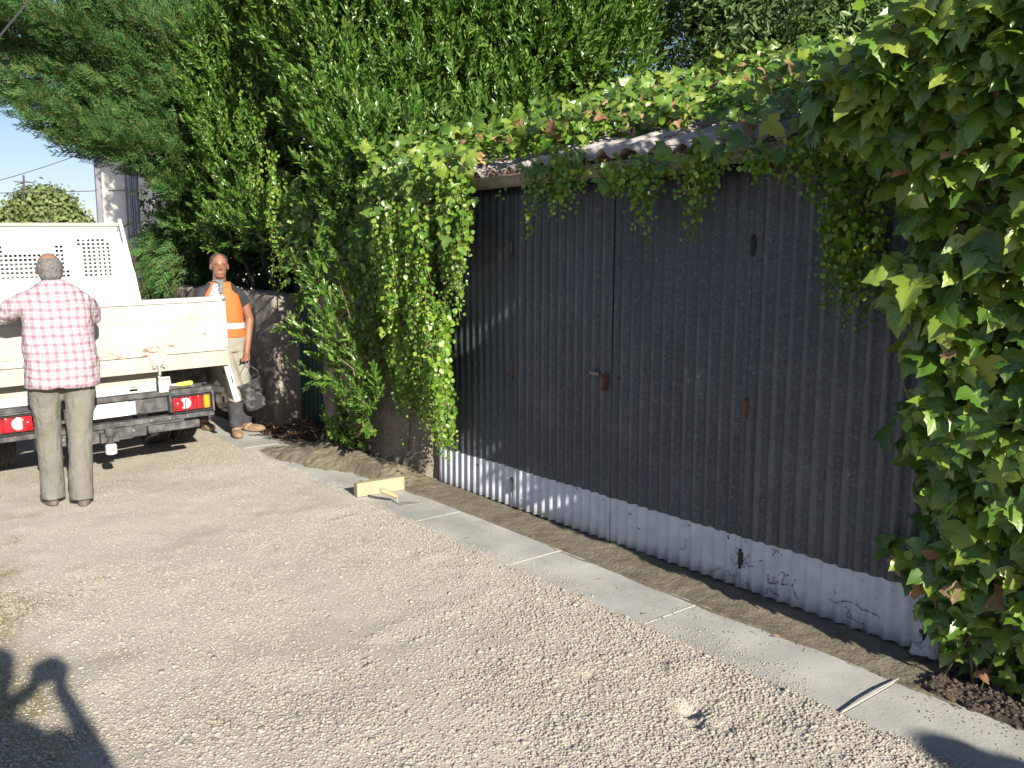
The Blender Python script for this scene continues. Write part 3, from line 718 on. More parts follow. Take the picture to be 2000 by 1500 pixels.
# bumper
bz = .0
bm = tb("bumper", BLK, [((-7.16, -2.78, .565), (-7.09, -1.06, .605)), ((-7.15, -2.35, .44), (-7.12, -1.385, .56)), ((-7.17, -2.78, .365), (-7.08, -1.055, .405)),
        ((-7.19, -2.78, .40), (-7.16, -2.36, .575)), ((-7.19, -1.40, .40), (-7.16, -1.055, .575)), ((-7.12, -1.415, .43), (-7.05, -1.395, .575)), ((-7.12, -1.075, .40), (-7.05, -1.058, .565)), ((-7.12, -2.36, .41), (-7.05, -2.342, .575)),
        ((-7.12, -1.40, .562), (-7.05, -1.06, .574)), ((-7.12, -2.75, .562), (-7.05, -2.36, .574))], bevel=.006)
for (ya, yb) in ((-1.385, -1.085), (-2.70, -2.375)):
    q = MB()
    for z in (.425, .555): q.tube([(-7.045, ya - .01, z), (-7.045, yb + .01, z)], .004, 6)
    for t in (.05, .30, .52, .75, .97): q.tube([(-7.043, ya + (yb - ya) * t, .42), (-7.04, ya + (yb - ya) * t, .49), (-7.043, ya + (yb - ya) * t, .56)], .0028, 6)
    q.build("lamp_guard", DARK, bm)
RED = M("red_lens", (.62, .02, .03), None, rough=.18); ORG = M("orange_lens", (.85, .30, .02), None, rough=.18); CLR = M("clear_lens", (.75, .72, .70), None, rough=.18)
for sgn, (ya, yb) in ((1, (-1.385, -1.085)), (-1, (-2.375, -2.70))):
    def yy(t): return ya + (yb - ya) * t
    lamp = MB(); lamp.box((-7.12, min(ya, yb) - .006, .425), (-7.085, max(ya, yb) + .006, .555)); L = lamp.build("tail_lamp", DARK, TRK, bevel=.006)
    def lens(t0, t1, mat):
        q = MB(); q.box((-7.10, min(yy(t0), yy(t1)) + .002, .432), (-7.066, max(yy(t0), yy(t1)) - .002, .55)); q.build("lens", mat, L, bevel=.014, seg=3, smooth=True)
    lens(0.0, .40, RED); lens(.40, .62, RED); lens(.62, .82, RED); lens(.82, 1.0, ORG)
    q = MB(); q.lathe([(.046, 0), (.044, .008), (.0, .012)], (-7.068, yy(.32), .492), (1, 0, 0), 22, close=False); q.build("lens", CLR, L, smooth=True)
    q = MB(); q.lathe([(.042, 0), (.04, .010), (.0, .016)], (-7.066, yy(.13), .490), (1, 0, 0), 22, close=False); q.build("lens", RED, L, smooth=True)
pl = tb("number_plate", M("plate_white", (.72, .73, .76), None, rough=.4), [((-7.118, -2.17, .445), (-7.108, -1.71, .555))], bevel=.003)
tb("plate_band", M("plate_blue", (.38, .48, .58), None, rough=.4), [((-7.116, -1.712, .447), (-7.106, -1.66, .553))], bevel=0, parent=pl)
q = MB(); q.prism([(-1.66, .45)] + [(-1.62 + .045 * math.sin(t), .505 - .055 * math.cos(t)) for t in np.linspace(0, math.pi, 9)] + [(-1.66, .56)], -7.118, -7.105, 0); q.build("plate_lamp", BLK, TRK, bevel=.003)
ur = tb("underrun_bar", BLK, [((-7.15, -2.38, .275), (-7.08, -1.60, .36)), ((-7.07, -1.60, .295), (-7.02, -1.20, .355)), ((-7.16, -1.72, .30), (-7.09, -1.30, .365))], bevel=.006)
for y in (-1.28, -1.42, -1.56, -1.7, -2.1, -2.2, -2.3):
    q = MB(); q.lathe([(.012, 0), (.012, .012)], (-7.079 if y > -1.6 else -7.08, y, .387 if y > -1.65 else .33), (1, 0, 0), 6); q.build("bolt", STEEL, ur)
h = MB(); h.lathe([(.022, 0), (.022, .05), (.036, .055), (.036, .12)], (-7.02, -1.885, .265), (0, 0, 1), 14); h.box((-7.10, -1.95, .27), (-7.02, -1.82, .34))
hk = h.build("tow_hitch", BLK, TRK, bevel=.003)
h = MB(); h.lathe([(.020, 0), (.041, .008), (.041, .075), (.028, .085)], (-7.02, -1.885, .175), (0, 0, 1), 18); h.build("hitch_cap", M("white_plastic", (.6, .6, .57), None, rough=.5), hk, smooth=False, bevel=.003)
def wheel(x, yc, wd, rad=.335):
    q = MB(); h2 = wd / 2
    q.lathe([(.19, -h2 + .01), (rad - .06, -h2), (rad - .015, -h2 + .015), (rad, -h2 + .045)] + [p_ for t in np.linspace(-h2 + .05, h2 - .05, 4) for p_ in ((rad, t - .012), (rad - .012, t - .008), (rad - .012, t + .008), (rad, t + .012))] + [(rad, h2 - .045), (rad - .015, h2 - .015), (rad - .06, h2), (.19, h2 - .01)], (x, yc, rad - .01), (0, 1, 0), 40, close=False)
    t = q.build("wheel", RUB, TRK, smooth=False)
    q = MB(); q.lathe([(.02, -.02), (.10, -.03), (.14, -.05), (.18, -h2 + .02), (.195, -h2 + .012), (.195, h2 - .012), (.18, h2 - .02), (.14, -.03)], (x, yc, rad - .01), (0, 1, 0), 28); q.build("rim", CREAM, t)
for yc in (-1.04, -1.27, -2.50, -2.73): wheel(-8.1, yc, .2)
for yc in (-1.15, -2.62): wheel(-11.1, yc, .2)
q = MB(); q.tube([(-8.1, -2.6, .33), (-8.1, -1.2, .33)], .06, 10); q.ell((-8.1, -1.88, .33), (.16, .14, .15)); q.build("axle", BLK, TRK)
# headboard with perforated windows
holes = []
def grid(y0, y1, z0, z1, nyy, nzz, skip=lambda i, j: False):
    for i in range(nyy):
        for j in range(nzz):
            if skip(i, j): continue
            yc = y0 + (y1 - y0) * (i + .5) / nyy; zc = z0 + (z1 - z0) * (j + .5) / nzz
            holes.append((yc - .014, yc + .014, zc - .012, zc + .012))
holes = []; grid(-2.16, -1.44, 1.46, 1.80, 17, 8, lambda i, j: (j >= 6 and not (i in (1, 2, 14, 15))) or (j >= 2 and (i < 1 or i > 15)) or (j == 0 and i in (0, 1)))
hA = holes; holes = []; grid(-1.36, -1.03, 1.46, 1.86, 7, 10, lambda i, j: (i == 6 and j > 8) or (i == 0 and j < 8)); hB = holes
holes = []; grid(-2.73, -2.40, 1.46, 1.86, 7, 10, lambda i, j: (i == 0 and j > 8) or (i == 6 and j < 8)); hC = holes
ov = [(y - .033, y + .033, 1.925, 1.955) for y in (-2.77, -2.52, -2.27, -2.01, -1.76, -1.51, -1.26, -1.02)]
q = MB()
holed(q, -10.012, -9.995, -2.20, -1.41, 1.43, 1.84, hA)
holed(q, -10.012, -9.995, -1.39, -.98, 1.43, 1.88, hB)
holed(q, -10.012, -9.995, -2.78, -2.37, 1.43, 1.88, hC)
q.box((-10.014, -2.37, 1.43), (-9.993, -2.20, 1.90)); q.box((-10.014, -1.41, 1.43), (-9.993, -1.39, 1.90)); q.box((-10.012, -2.20, 1.84), (-9.995, -1.41, 1.90))
q.box((-10.012, -1.39, 1.88), (-9.995, -.98, 1.90)); q.box((-10.012, -2.78, 1.88), (-9.995, -2.37, 1.90))
holed(q, -10.016, -9.991, -2.84, -.95, 1.90, 1.985, ov)
q.box((-10.014, -2.98, .90), (-9.993, -.78, 1.43))
q.prism([(-.98, 1.43), (-.78, 1.43), (-.935, 1.90), (-.98, 1.90)], -10.013, -9.994, 0); q.prism([(-2.78, 1.43), (-2.98, 1.43), (-2.825, 1.90), (-2.78, 1.90)], -10.013, -9.994, 0)
hb = q.build("headboard", WHITE2, TRK)
q = MB(); q.box((-10.04, -2.86, 1.985), (-9.97, -.93, 2.02)); q.build("top_rail", CREAM, hb, bevel=.006)
q = MB()
for z in (1.87, 1.405, 1.62, 1.18): q.box((-9.993, -2.37 if z == 1.62 else -2.9, z), (-9.986, -2.21 if z == 1.62 else -.87, z + .006))
for s_y, e_y in ((-.92, -.74), (-2.84, -3.02)):
    q.prism([(s_y - .015, 2.06), (s_y + .02, 2.06), (e_y + .02, .9), (e_y - .03, .9)], -10.03, -9.97, 0)
q.build("stiffener", WHITE2, hb, bevel=.003)
q = MB(); q.tube([(-9.95, -.80, 1.52), (-9.95, -.79, 1.54), (-9.95, -.765, 1.53), (-9.95, -.735, 1.34), (-9.95, -.75, 1.30), (-9.95, -.775, 1.31), (-9.95, -.80, 1.50)], .006, 6); q.tube([(-9.96, -.83, 1.68), (-9.96, -.80, 1.58)], .008, 6)
q.build("rope_hook", DARK, hb)
# cab
q = MB(); q.prism([(-12.2, .55), (-10.2, .55), (-10.2, 1.92), (-10.35, 2.0), (-11.2, 1.98), (-11.75, 1.35), (-12.15, 1.15)], -2.83, -.93, 1)
cabm = q.build("cab", WHITE2, TRK, bevel=.05, seg=3, smooth=False)
GLS = M("dark_glass", (.10, .13, .14), None, rough=.08)
q = MB(); q.box((-10.2, -2.6, 1.32), (-10.19, -1.15, 1.80)); q.build("rear_window", GLS, cabm)
q = MB(); q.prism([(-11.55, 1.34), (-10.6, 1.34), (-10.6, 1.82), (-11.1, 1.82)], -.932, -.925, 1); q.build("side_window", GLS, cabm)
q = MB(); q.box((-10.199, -2.7, 1.35), (-10.186, -1.7, 1.50)); q.build("seat_back", M("pale_grey", (.5, .52, .52), None), cabm)
TRK.rotation_euler = (R(1.45), 0, 0)
bpy.context.view_layer.update()

# ================================================================== PEOPLE
SKIN = M("skin", (.29, .15, .10), (.34, .19, .13), 9, .55); SKIN2 = M("tanned_skin", (.24, .11, .065), (.30, .15, .095), 9, .5)
def hand(mb, wrist, dirv, palmn, side, s=1.0, curl=.6, thumb=1):
    """palm, four bent fingers and a thumb; dirv = along the hand, palmn = the way the palm faces, side = towards the thumb"""
    wrist = np.array(wrist, float); d = norm(dirv); pn = norm(np.array(palmn) - d * np.dot(palmn, d)); sd = norm(np.array(side) - d * np.dot(side, d) - pn * np.dot(side, pn))
    mb.tube([wrist, wrist + d*.03*s, wrist + d*.06*s, wrist + d*.088*s], np.array([.024, .030, .034, .030])*s, 10, flat=(1, 1))
    for k, L in enumerate((.070, .078, .073, .058)):
        o = (1.5 - k) * .019 * s; base = wrist + d * (.082 - abs(k - 1.3) * .004) * s + sd * o
        pts = [base - d*.02*s]; ang = 0; cur = base; seg = L * s / 3
        pts.append(cur)
        for j in range(3):
            ang += curl * (.75 + .12 * k * .3)
            cur = cur + (d * math.cos(ang) + pn * math.sin(ang)) * seg * (1.15 - .12 * j); pts.append(cur)
        mb.tube(pts, np.array([.0095, .0092, .0088, .008, .0068]) * s, 7)
    tb_ = wrist + d*.025*s + sd*.028*s
    mb.tube([tb_ - sd*.01*s, tb_ + (sd*.6 + d*.5 + pn*.3)*.032*s, tb_ + (sd*.55 + d*1.0 + pn*.75)*.048*s, tb_ + (sd*.3 + d*1.3 + pn*1.2)*.058*s], np.array([.013, .0115, .0095, .008]) * s, 7)
def head(mb, c, f, s=1.0, tilt=0):
    """c = centre of skull, f = facing"""
    f = norm(f); up = np.array([0, 0, 1.0]); r = np.cross(f, up); c = np.array(c, float)
    def P(a, b2, h): return c + (f * a + r * b2 + up * h) * s
    az = math.atan2(f[1], f[0])
    mb.ell(P(-.008, 0, .022), (.098*s, .077*s, .092*s), rot=(0, 0, az)); mb.ell(P(.022, 0, -.045), (.070*s, .060*s, .075*s), rot=(0, 0, az))
    mb.ell(P(.045, 0, -.085), (.040*s, .042*s, .030*s), rot=(0, 0, az))
    mb.tube([P(.082, 0, .018), P(.098, 0, -.010), P(.108, 0, -.028)], np.array([.008, .011, .015]) * s, 8)
    for q in (-1, 1):
        mb.ell(P(.0, q * .078, -.008), (.020*s, .008*s, .032*s), rot=(0, 0, az)); mb.ell(P(.088, q * .014, -.03), (.009*s,)*3); mb.tube([P(.086, q*.045, .026), P(.094, q*.02, .03)], .009*s, 6)
    mb.tube([P(.076, -.024, -.062), P(.090, 0, -.060), P(.076, .024, -.062)], .007*s, 6); mb.tube([P(.076, -.02, -.072), P(.088, 0, -.073), P(.076, .02, -.072)], .007*s, 6)
def limb(mb, pts, rad, n=12, flat=None):
    # subdivide for smooth taper with closed round ends
    pts = [np.array(p, float) for p in pts]; P, Rr = [], []
    for i in range(len(pts) - 1):
        for t in np.linspace(0, 1, 5)[:-1]: P.append(pts[i] * (1-t) + pts[i+1] * t); Rr.append(rad[i] * (1-t) + rad[i+1] * t)
    P.append(pts[-1]); Rr.append(rad[-1]); mb.tube(P, Rr, n, flat=flat)
def loft(mb, rings, n=24, e=2.4):
    """rings: centre, half width along r, half depth along f, r vector, f vector"""
    V = []
    for c, a, d, r, f in rings:
        c = np.array(c, float); r = np.array(r, float); f = np.array(f, float)
        for k in range(n):
            t = 2 * math.pi * k / n; x = math.copysign(abs(math.cos(t)) ** (2/e), math.cos(t)); y = math.copysign(abs(math.sin(t)) ** (2/e), math.sin(t))
            V.append(c + r * a * x + f * d * y)
    F = [(i*n+j, i*n+(j+1)%n, (i+1)*n+(j+1)%n, (i+1)*n+j) for i in range(len(rings)-1) for j in range(n)]
    F.append(list(range(n))[::-1]); F.append([(len(rings)-1)*n + j for j in range(n)]); mb._add(V, F)
def shoe(mb, heel, toe, s=1.0):
    heel = np.array(heel, float); toe = np.array(toe, float); d = norm(toe - heel); L = np.linalg.norm(toe - heel)
    mb.ell(heel + d*L*.22 + [0, 0, .045], (.055*s, .042*s, .05), rot=(0, 0, math.atan2(d[1], d[0]))); mb.ell(heel + d*L*.68 + [0, 0, .035], (.10*s, .048*s, .036), rot=(0, 0, math.atan2(d[1], d[0])))
    mb.ell(heel + d*L*.5 + [0, 0, .014], (L*.54, .050*s, .016), rot=(0, 0, math.atan2(d[1], d[0])))

# --- man in the checked shirt, his back to the camera
gy = float(gz(-2.3)) - .01
rS = np.array([0.15, 1, 0]) / math.hypot(.15, 1); fS = np.array([-1, .15, 0]) / math.hypot(.15, 1)
man = thing("person", (-6.58, -2.3, gy), "older man in pink checked shirt and grey trousers leaning on the truck's tailgate", "person")
hips = np.array([-6.60, -2.275, .90]); sh = np.array([-6.68, -2.265, 1.42]); hd = np.array([-6.735, -2.28, 1.585])
ank = {1: np.array([-6.50, -2.225, gy + .09]), -1: np.array([-6.66, -2.375, gy + .09])}
kne = {1: np.array([-6.555, -2.195, .46]), -1: np.array([-6.665, -2.37, .46])}
hpj = {q: hips + rS * .095 * q + [0, 0, -.02] for q in (1, -1)}
shj = {q: sh + rS * .185 * q for q in (1, -1)}
elb = {1: np.array([-6.80, -2.02, 1.22]), -1: np.array([-6.86, -2.575, 1.24])}
wri = {1: np.array([-7.03, -2.10, 1.30]), -1: np.array([-7.03, -2.615, 1.40])}
mb = MB()
for q in (1, -1):
    limb(mb, [hpj[q], kne[q], ank[q]], [.075, .052, .04]); limb(mb, [shj[q] + [0, 0, -.05] - rS*.05*q, shj[q]*.5 + elb[q]*.5 + [0, 0, -.01], elb[q], wri[q]], [.04, .040, .038, .028])
loft(mb, [(hips, .14, .10, rS, fS), (hips*.5+sh*.5, .14, .10, rS, fS), (sh + [0,0,-.05], .15, .08, rS, fS), (sh + [0,0,.02], .08, .06, rS, fS)])
limb(mb, [sh, sh*.35 + hd*.65, hd + [0, 0, -.03]], [.062, .058, .055]); head(mb, hd, fS)
hand(mb, wri[-1], (-.1, 0, 1), (-1, .1, .3), (0, 1, 0), .98, .75); hand(mb, wri[1], (-1, -.1, .05), (0, 0, -1), (0, -1, 0), 1, .5)
mb.build("body", SKIN, man, remesh=.006, sm=2)
hr = MB(); az = math.atan2(fS[1], fS[0])
hr.ell(hd + [.02, 0, .012], (.098, .086, .084), rot=(0, R(12), az)); hr.ell(hd + [.035, 0, -.03], (.075, .078, .055), rot=(0, 0, az))
HAIR = M("grey_hair", (.09, .087, .083), (.21, .20, .19), 60, .8, bs=.5, bsc=160, bd=.004)
ho = hr.build("hair", HAIR, man, remesh=.006, sm=2, disp=.005, dscale=.03)
bald = MB(); bald.ell(hd + [.018, -.003, .046], (.046, .036, .058), rot=(0, 0, 0)); 
bald.build("bald_patch", M("scalp", (.31, .22, .18), (.25, .19, .17), 30, .6), man, remesh=.008, sm=2)
# shirt
m, n, b = new_mat("checked_cloth"); tc = objco(n); sx = N(n, "ShaderNodeSeparateXYZ"); n.links.new(tc, sx.inputs[0])
def stripes(src, period, w0, off=0):
    f = math_(n, 'FRACT', math_(n, 'ADD', math_(n, 'DIVIDE', src, period), off + 50)); d = math_(n, 'ABSOLUTE', math_(n, 'SUBTRACT', f, .5))
    return math_(n, 'MULTIPLY', math_(n, 'SUBTRACT', w0, d), 12.0, True)
wob = noise(n, 3, 3, .5, tc); wv = math_(n, 'MULTIPLY', math_(n, 'SUBTRACT', wob.outputs[0], .5), .06)
yv = math_(n, 'ADD', sx.outputs[1], wv); zv = math_(n, 'ADD', sx.outputs[2], wv)
v1 = stripes(yv, .054, .25); h1 = stripes(zv, .056, .21); v2 = stripes(yv, .054, .085, .44); h2 = stripes(zv, .056, .075, .42)
pk = math_(n, 'MULTIPLY', math_(n, 'ADD', v1, h1), .5, True); gk = math_(n, 'MULTIPLY', math_(n, 'ADD', v2, h2), .45, True)
c = mixc(n, pk, (.46, .43, .44), (.33, .165, .215)); c = mixc(n, gk, c, (.23, .19, .22)); n.links.new(c, b.inputs['Base Color']); b.inputs['Roughness'].default_value = .9; b.inputs['Specular IOR Level'].default_value = .15
bump(n, b, noise(n, 7, 4, .55, tc, 1.2).outputs[0], .8, .05)
PLAID = m
st = MB(); hem = np.array([-6.575, -2.275, .79])
loft(st, [(hem, .232, .165, rS, fS), (hem + [-.005, .0, .10], .235, .168, rS, fS), (hem + [-.02, .0, .28], .228, .165, rS, fS), (sh + [.02, 0, -.22], .222, .15, rS, fS), (sh + [.0, 0, -.08], .215, .125, rS, fS), (sh + [-.01, 0, .0], .185, .105, rS, fS), (sh + [-.012, 0, .04], .145, .095, rS, fS), (sh + [-.015, 0, .07], .095, .08, rS, fS), (sh + [-.025, 0, .095], .072, .07, rS, fS)], e=2.3)
for q in (1, -1): limb(st, [shj[q] + [.0, 0, -.045] - rS*.045*q, shj[q]*.5 + elb[q]*.5 + [0, 0, -.01], elb[q] + (norm(wri[q]-elb[q]) * .04 if q < 0 else norm(elb[q] - shj[q]) * -.01)], [.080, .078, .070])
st.build("shirt", PLAID, man, remesh=.009, sm=7, disp=.034, dscale=.13)
cl = MB(); cl.tube([sh + [-.02, 0, .06] + (rS * math.cos(t) * .076 + fS * math.sin(t) * .075) for t in np.linspace(0, 2 * math.pi, 16)], .016, 8, cap=False); cl.build("collar", PLAID, man, remesh=.007, sm=2)
# trousers
m, n, b = new_mat("grey_twill"); tc = objco(n); q_ = noise(n, 5, 5, .6, tc); r_ = ramp(n, q_.outputs[0], [(.3, (.155, .148, .125)), (.7, (.21, .20, .17))]); n.links.new(r_.outputs[0], b.inputs['Base Color']); b.inputs['Roughness'].default_value = .9; b.inputs['Specular IOR Level'].default_value = .15
mp = N(n, "ShaderNodeMapping"); mp.inputs['Scale'].default_value = (1, 1, .45); mp.inputs['Rotation'].default_value = (.5, .3, 0); n.links.new(tc, mp.inputs[0]); bump(n, b, noise(n, 11, 4, .55, mp.outputs[0], 1).outputs[0], .6, .04)
TWILL = m
tr = MB(); loft(tr, [(hips + [0, 0, -.10], .195, .15, rS, fS), (hips + [0, 0, 0], .215, .155, rS, fS), (hips + [0, 0, .08], .205, .145, rS, fS)])
for q in (1, -1): limb(tr, [hpj[q] + [0, 0, -.02], hpj[q]*.5 + kne[q]*.5 + rS*.01*q, kne[q], kne[q]*.5 + ank[q]*.5 + rS * .0, ank[q] + [.012, 0, -.035]], [.118, .098, .082, .078, .080])
tr.build("trousers", TWILL, man, remesh=.010, sm=4, disp=.022, dscale=.12)
SHOE = M("brown_shoe", (.10, .075, .06), (.17, .13, .11), 25, .7, bs=.3, bsc=60)
for q in (1, -1):
    s_ = MB(); a_ = ank[q] + [.06, 0, -.09]; shoe(s_, a_, a_ + np.array([-.27, -.02 if q < 0 else .06, 0])); s_.build("shoe", SHOE, man, remesh=.008, sm=2)

# --- worker with the bucket, facing the camera
VEST = M("orange_vest", (.50, .13, .028), (.57, .16, .04), 6, .8, bs=.4, bsc=14, bd=.02); BAND = M("reflective_band", (.50, .48, .46), None, rough=.5)
BLACK = M("black_tee", (.022, .022, .027), (.04, .04, .045), 10, .9, bs=.5, bsc=14, bd=.02); CRM = M("cream_trousers", (.24, .225, .18), (.32, .30, .25), 7, .9, bs=.5, bsc=16, bd=.02)
DK = M("dark_gaiter", (.035, .035, .042), (.07, .07, .08), 12, .9); BOOT = M("tan_boot", (.24, .15, .09), (.36, .25, .17), 20, .8); HAIRB = M("brown_hair", (.05, .032, .022), (.09, .06, .04), 70, .8, bs=.6, bsc=120, bd=.005)
def worker(root, base, sh, hd, hips, kn, an, el, wr, f, handargs, crouch=False):
    r = norm(np.cross(f, [0, 0, 1.0])) ; f = norm(f)
    shj = {q: sh + r * .18 * q for q in (1, -1)}; hpj = {q: hips + r * .085 * q + np.array([0, 0, -.02]) for q in (1, -1)}
    mb = MB()
    for q in (1, -1):
        limb(mb, [hpj[q], kn[q], an[q]], [.075, .05, .038]); limb(mb, [shj[q] + np.array([0, 0, -.055]) - r*.055*q, shj[q]*.5 + el[q]*.5, el[q], wr[q]], [.038, .046, .042, .029])
        hand(mb, wr[q], *handargs[q])
    loft(mb, [(hips, .14, .09, r, f), (hips*.5+sh*.5, .13, .09, r, f), (sh - [0,0,.06], .13, .08, r, f), (sh + [0,0,.02], .07, .055, r, f)])
    limb(mb, [sh, sh*.35 + hd*.65, hd - [0, 0, .03]], [.062, .058, .055]); head(mb, hd, f); mb.build("body", SKIN2, root, remesh=.006, sm=2)
    h = MB(); az = math.atan2(f[1], f[0]); h.ell(hd - f*.022 + [0, 0, .045], (.092, .085, .075), rot=(0, 0, az)); h.ell(hd - f*.045 + [0, 0, -.01], (.065, .078, .07), rot=(0, 0, az)); h.build("hair", HAIRB, root, remesh=.007, sm=1, disp=.006, dscale=.02)
    t = MB(); loft(t, [(hips + [0,0,.06], .155, .118, r, f), (hips*.5+sh*.5, .155, .118, r, f), (sh - [0,0,.1], .172, .118, r, f), (sh + [0,0,-.01], .165, .10, r, f), (sh + [0,0,.03], .12, .088, r, f), (sh + [0,0,.06], .08, .072, r, f)])
    for q in (1, -1): limb(t, [shj[q] - r*.045*q - np.array([0,0,.035]), shj[q]*.45 + el[q]*.55], [.068, .064])
    t.build("tee_shirt", BLACK, root, remesh=.009, sm=7, disp=.012, dscale=.1)
    v = MB(); loft(v, [(hips + [0,0,.03], .172, .132, r, f), (hips*.6+sh*.4, .170, .134, r, f), (sh*.7+hips*.3, .176, .134, r, f), (sh - [0,0,.08], .175, .132, r, f), (sh + [0,0,-.01], .135, .114, r, f), (sh + [0,0,.05], .10, .088, r, f)])
    vo_ = v.build("vest", VEST, root, remesh=.009, sm=3, disp=.01, dscale=.12)
    bd = MB(); cc = hips*.72 + sh*.28; loft(bd, [(cc - [0,0,.027], .176, .139, r, f), (cc + [0,0,.027], .176, .139, r, f)]); bd.build("reflective_band", BAND, vo_, bevel=.004)
    tr = MB(); loft(tr, [(hips - [0,0,.1], .165, .12, r, f), (hips, .175, .125, r, f), (hips + [0,0,.06], .165, .12, r, f)])
    for q in (1, -1): limb(tr, [hpj[q], hpj[q]*.4+kn[q]*.6, kn[q], kn[q]*.65 + an[q]*.35], [.105, .088, .078, .072])
    tr.build("trousers", CRM, root, remesh=.010, sm=3, disp=.018, dscale=.1)
    g = MB()
    for q in (1, -1): limb(g, [kn[q]*.62 + an[q]*.38, kn[q]*.3 + an[q]*.7, an[q]], [.074, .07, .064])
    g.build("gaiters", DK, root, remesh=.009, sm=2, disp=.012, dscale=.06)
wk = thing("person", (-8.1, -.5, -.0), "worker in orange vest carrying a black bucket, half hidden behind the tailgate", "person")
f1 = norm([1, -.25, 0]); A = np.array
wkn = {1: A([-7.96, -.56, .47]), -1: A([-8.08, -.44, .48])}; wan = {1: A([-8.0, -.54, .09]), -1: A([-8.15, -.40, .095])}
wel = {1: A([-8.05, -.86, 1.12]), -1: A([-8.06, -.35, 1.09])}; wwr = {1: A([-7.92, -.92, .92]), -1: A([-7.95, -.43, .80])}
# r = f x up points to the worker's right: towards -Y
worker(wk, 0, A([-8.12, -.60, 1.40]), A([-8.09, -.605, 1.595]), A([-8.1, -.55, .90]), wkn, wan, wel, wwr, f1,
       {1: ((.5, -.1, -.8), (0, .7, -.5), (1, 0, 0), 1.0, .5), -1: ((.06, -.12, -1), (0, -1, .1), (1, .1, 0), 1.0, 1.15)})
for q, (hl, to) in {1: ((-8.06, -.53, .0), (-7.80, -.60, .0)), -1: ((-8.21, -.40, .005), (-7.98, -.29, .005))}.items():
    s_ = MB(); shoe(s_, hl, to, 1.1); s_.ell(A(hl) + [.06, 0, .1], (.06, .055, .055)); s_.build("boot", BOOT, wk, remesh=.008, sm=2)
# --- second worker crouching beside the truck, only the boots and shins showing
w2 = thing("person", (-8.55, -.72, 0), "crouching worker hidden behind the truck, only tan boots showing under the bumper", "person")
worker(w2, 0, A([-8.62, -.74, .88]), A([-8.50, -.76, 1.06]), A([-8.78, -.72, .48]), {1: A([-8.45, -.86, .52]), -1: A([-8.50, -.60, .50])}, {1: A([-8.58, -.80, .10]), -1: A([-8.52, -.66, .10])},
       {1: A([-8.45, -.98, .70]), -1: A([-8.40, -.55, .70])}, {1: A([-8.30, -.90, .60]), -1: A([-8.28, -.66, .60])}, norm([1, 0, 0]),
       {1: ((1, 0, -.4), (0, .3, -1), (0, 1, 0), 1.0, .6), -1: ((1, 0, -.4), (0, -.3, -1), (0, -1, 0), 1.0, .6)})
for q, (hl, to) in {1: ((-8.62, -.80, .0), (-8.36, -.84, .0)), -1: ((-8.58, -.66, .0), (-8.32, -.66, .0))}.items():
    s_ = MB(); shoe(s_, hl, to, 1.1); s_.ell(A(hl) + [.06, 0, .1], (.06, .055, .055)); s_.build("boot", BOOT, w2, remesh=.008, sm=2)

# --- the photographer and a companion: outside the frame, their shadows fall into it
DKC = M("dark_clothes", (.04, .045, .06), (.06, .065, .08), 8, .9)
def standing(root, x, y, yaw, top, arms, hat=False, hshift=0):
    z0 = float(gz(y)) - .01; f = A([math.cos(yaw), math.sin(yaw), 0]); r = np.cross(f, [0, 0, 1.0]); c = A([x, y, 0])
    sh = c + [0, 0, top - .34]; hd = c + f*.05 + r*hshift + [0, 0, top - .10]; hips = c + [0, 0, (top - z0) * .53 + z0]
    mb = MB()
    for q in (1, -1):
        a_, w_ = arms[q]; limb(mb, [sh + r*.12*q - np.array([0,0,.05]), c + f*a_[0] + r*a_[1]*q + [0,0,a_[2]+top], c + f*w_[0] + r*w_[1]*q + [0,0,w_[2]+top]], [.036, .042, .03])
        wp = c + f*w_[0] + r*w_[1]*q + [0,0,w_[2]+top]; hand(mb, wp, (f[0]*.4, f[1]*.4, .8) if w_[2] > -.4 else (0, 0, -1), -r*q, f, 1, .7)
        an = c + r*.1*q + [0, 0, z0 + .09 - c[2]]; limb(mb, [hips + r*.09*q, c + r*.1*q + [0,0,(top-z0)*.28+z0], an], [.08, .055, .04])
    loft(mb, [(hips, .14, .1, r, f), (sh - [0,0,.07], .13, .08, r, f), (sh + [0,0,.02], .07, .055, r, f)]); limb(mb, [sh, hd - [0,0,.03]], [.062, .055]); head(mb, hd, f)
    mb.build("body", SKIN, root, remesh=.008, sm=2)
    h = MB(); h.ell(hd - f*.02 + [0,0,.04], (.1, .088, .085), rot=(0,0,yaw)); h.build("hair", HAIRB, root, remesh=.008, sm=1)
    t = MB(); loft(t, [(hips - [0,0,.05], .19, .14, r, f), (hips*.5+sh*.5, .185, .135, r, f), (sh - [0,0,.08], .2, .12, r, f), (sh + [0,0,.01], .17, .1, r, f), (sh + [0,0,.06], .08, .08, r, f)])
    for q in (1, -1): a_ = arms[q][0]; limb(t, [sh + r*.16*q, sh*.3 + (c + f*a_[0] + r*a_[1]*q + [0,0,a_[2]+top])*.7], [.075, .065])
    t.build("jacket", DKC, root, remesh=.012, sm=3)
    t = MB()
    for q in (1, -1): limb(t, [hips + r*.085*q, c + r*.1*q + [0,0,(top-z0)*.28+z0], c + r*.1*q + [0,0,z0+.05]], [.12, .09, .085])
    t.build("trousers", DKC, root, remesh=.012, sm=3)
    s_ = MB()
    for q in (1, -1): p0 = c + r*.1*q - f*.08; p0[2] = z0; shoe(s_, p0, p0 + f*.26)
    s_.build("shoes", SHOE, root, remesh=.01, sm=1)
    if hat:
        h = MB(); h.lathe([(.165, 0), (.17, .006), (.105, .014), (.1, .09), (.06, .12), (0.001, .125)], hd + [0,0,.045], (0,0,1), 24); h.build("brimmed_hat", DKC, root, smooth=True)
pc = CAM - .37 * FH - .03 * RT
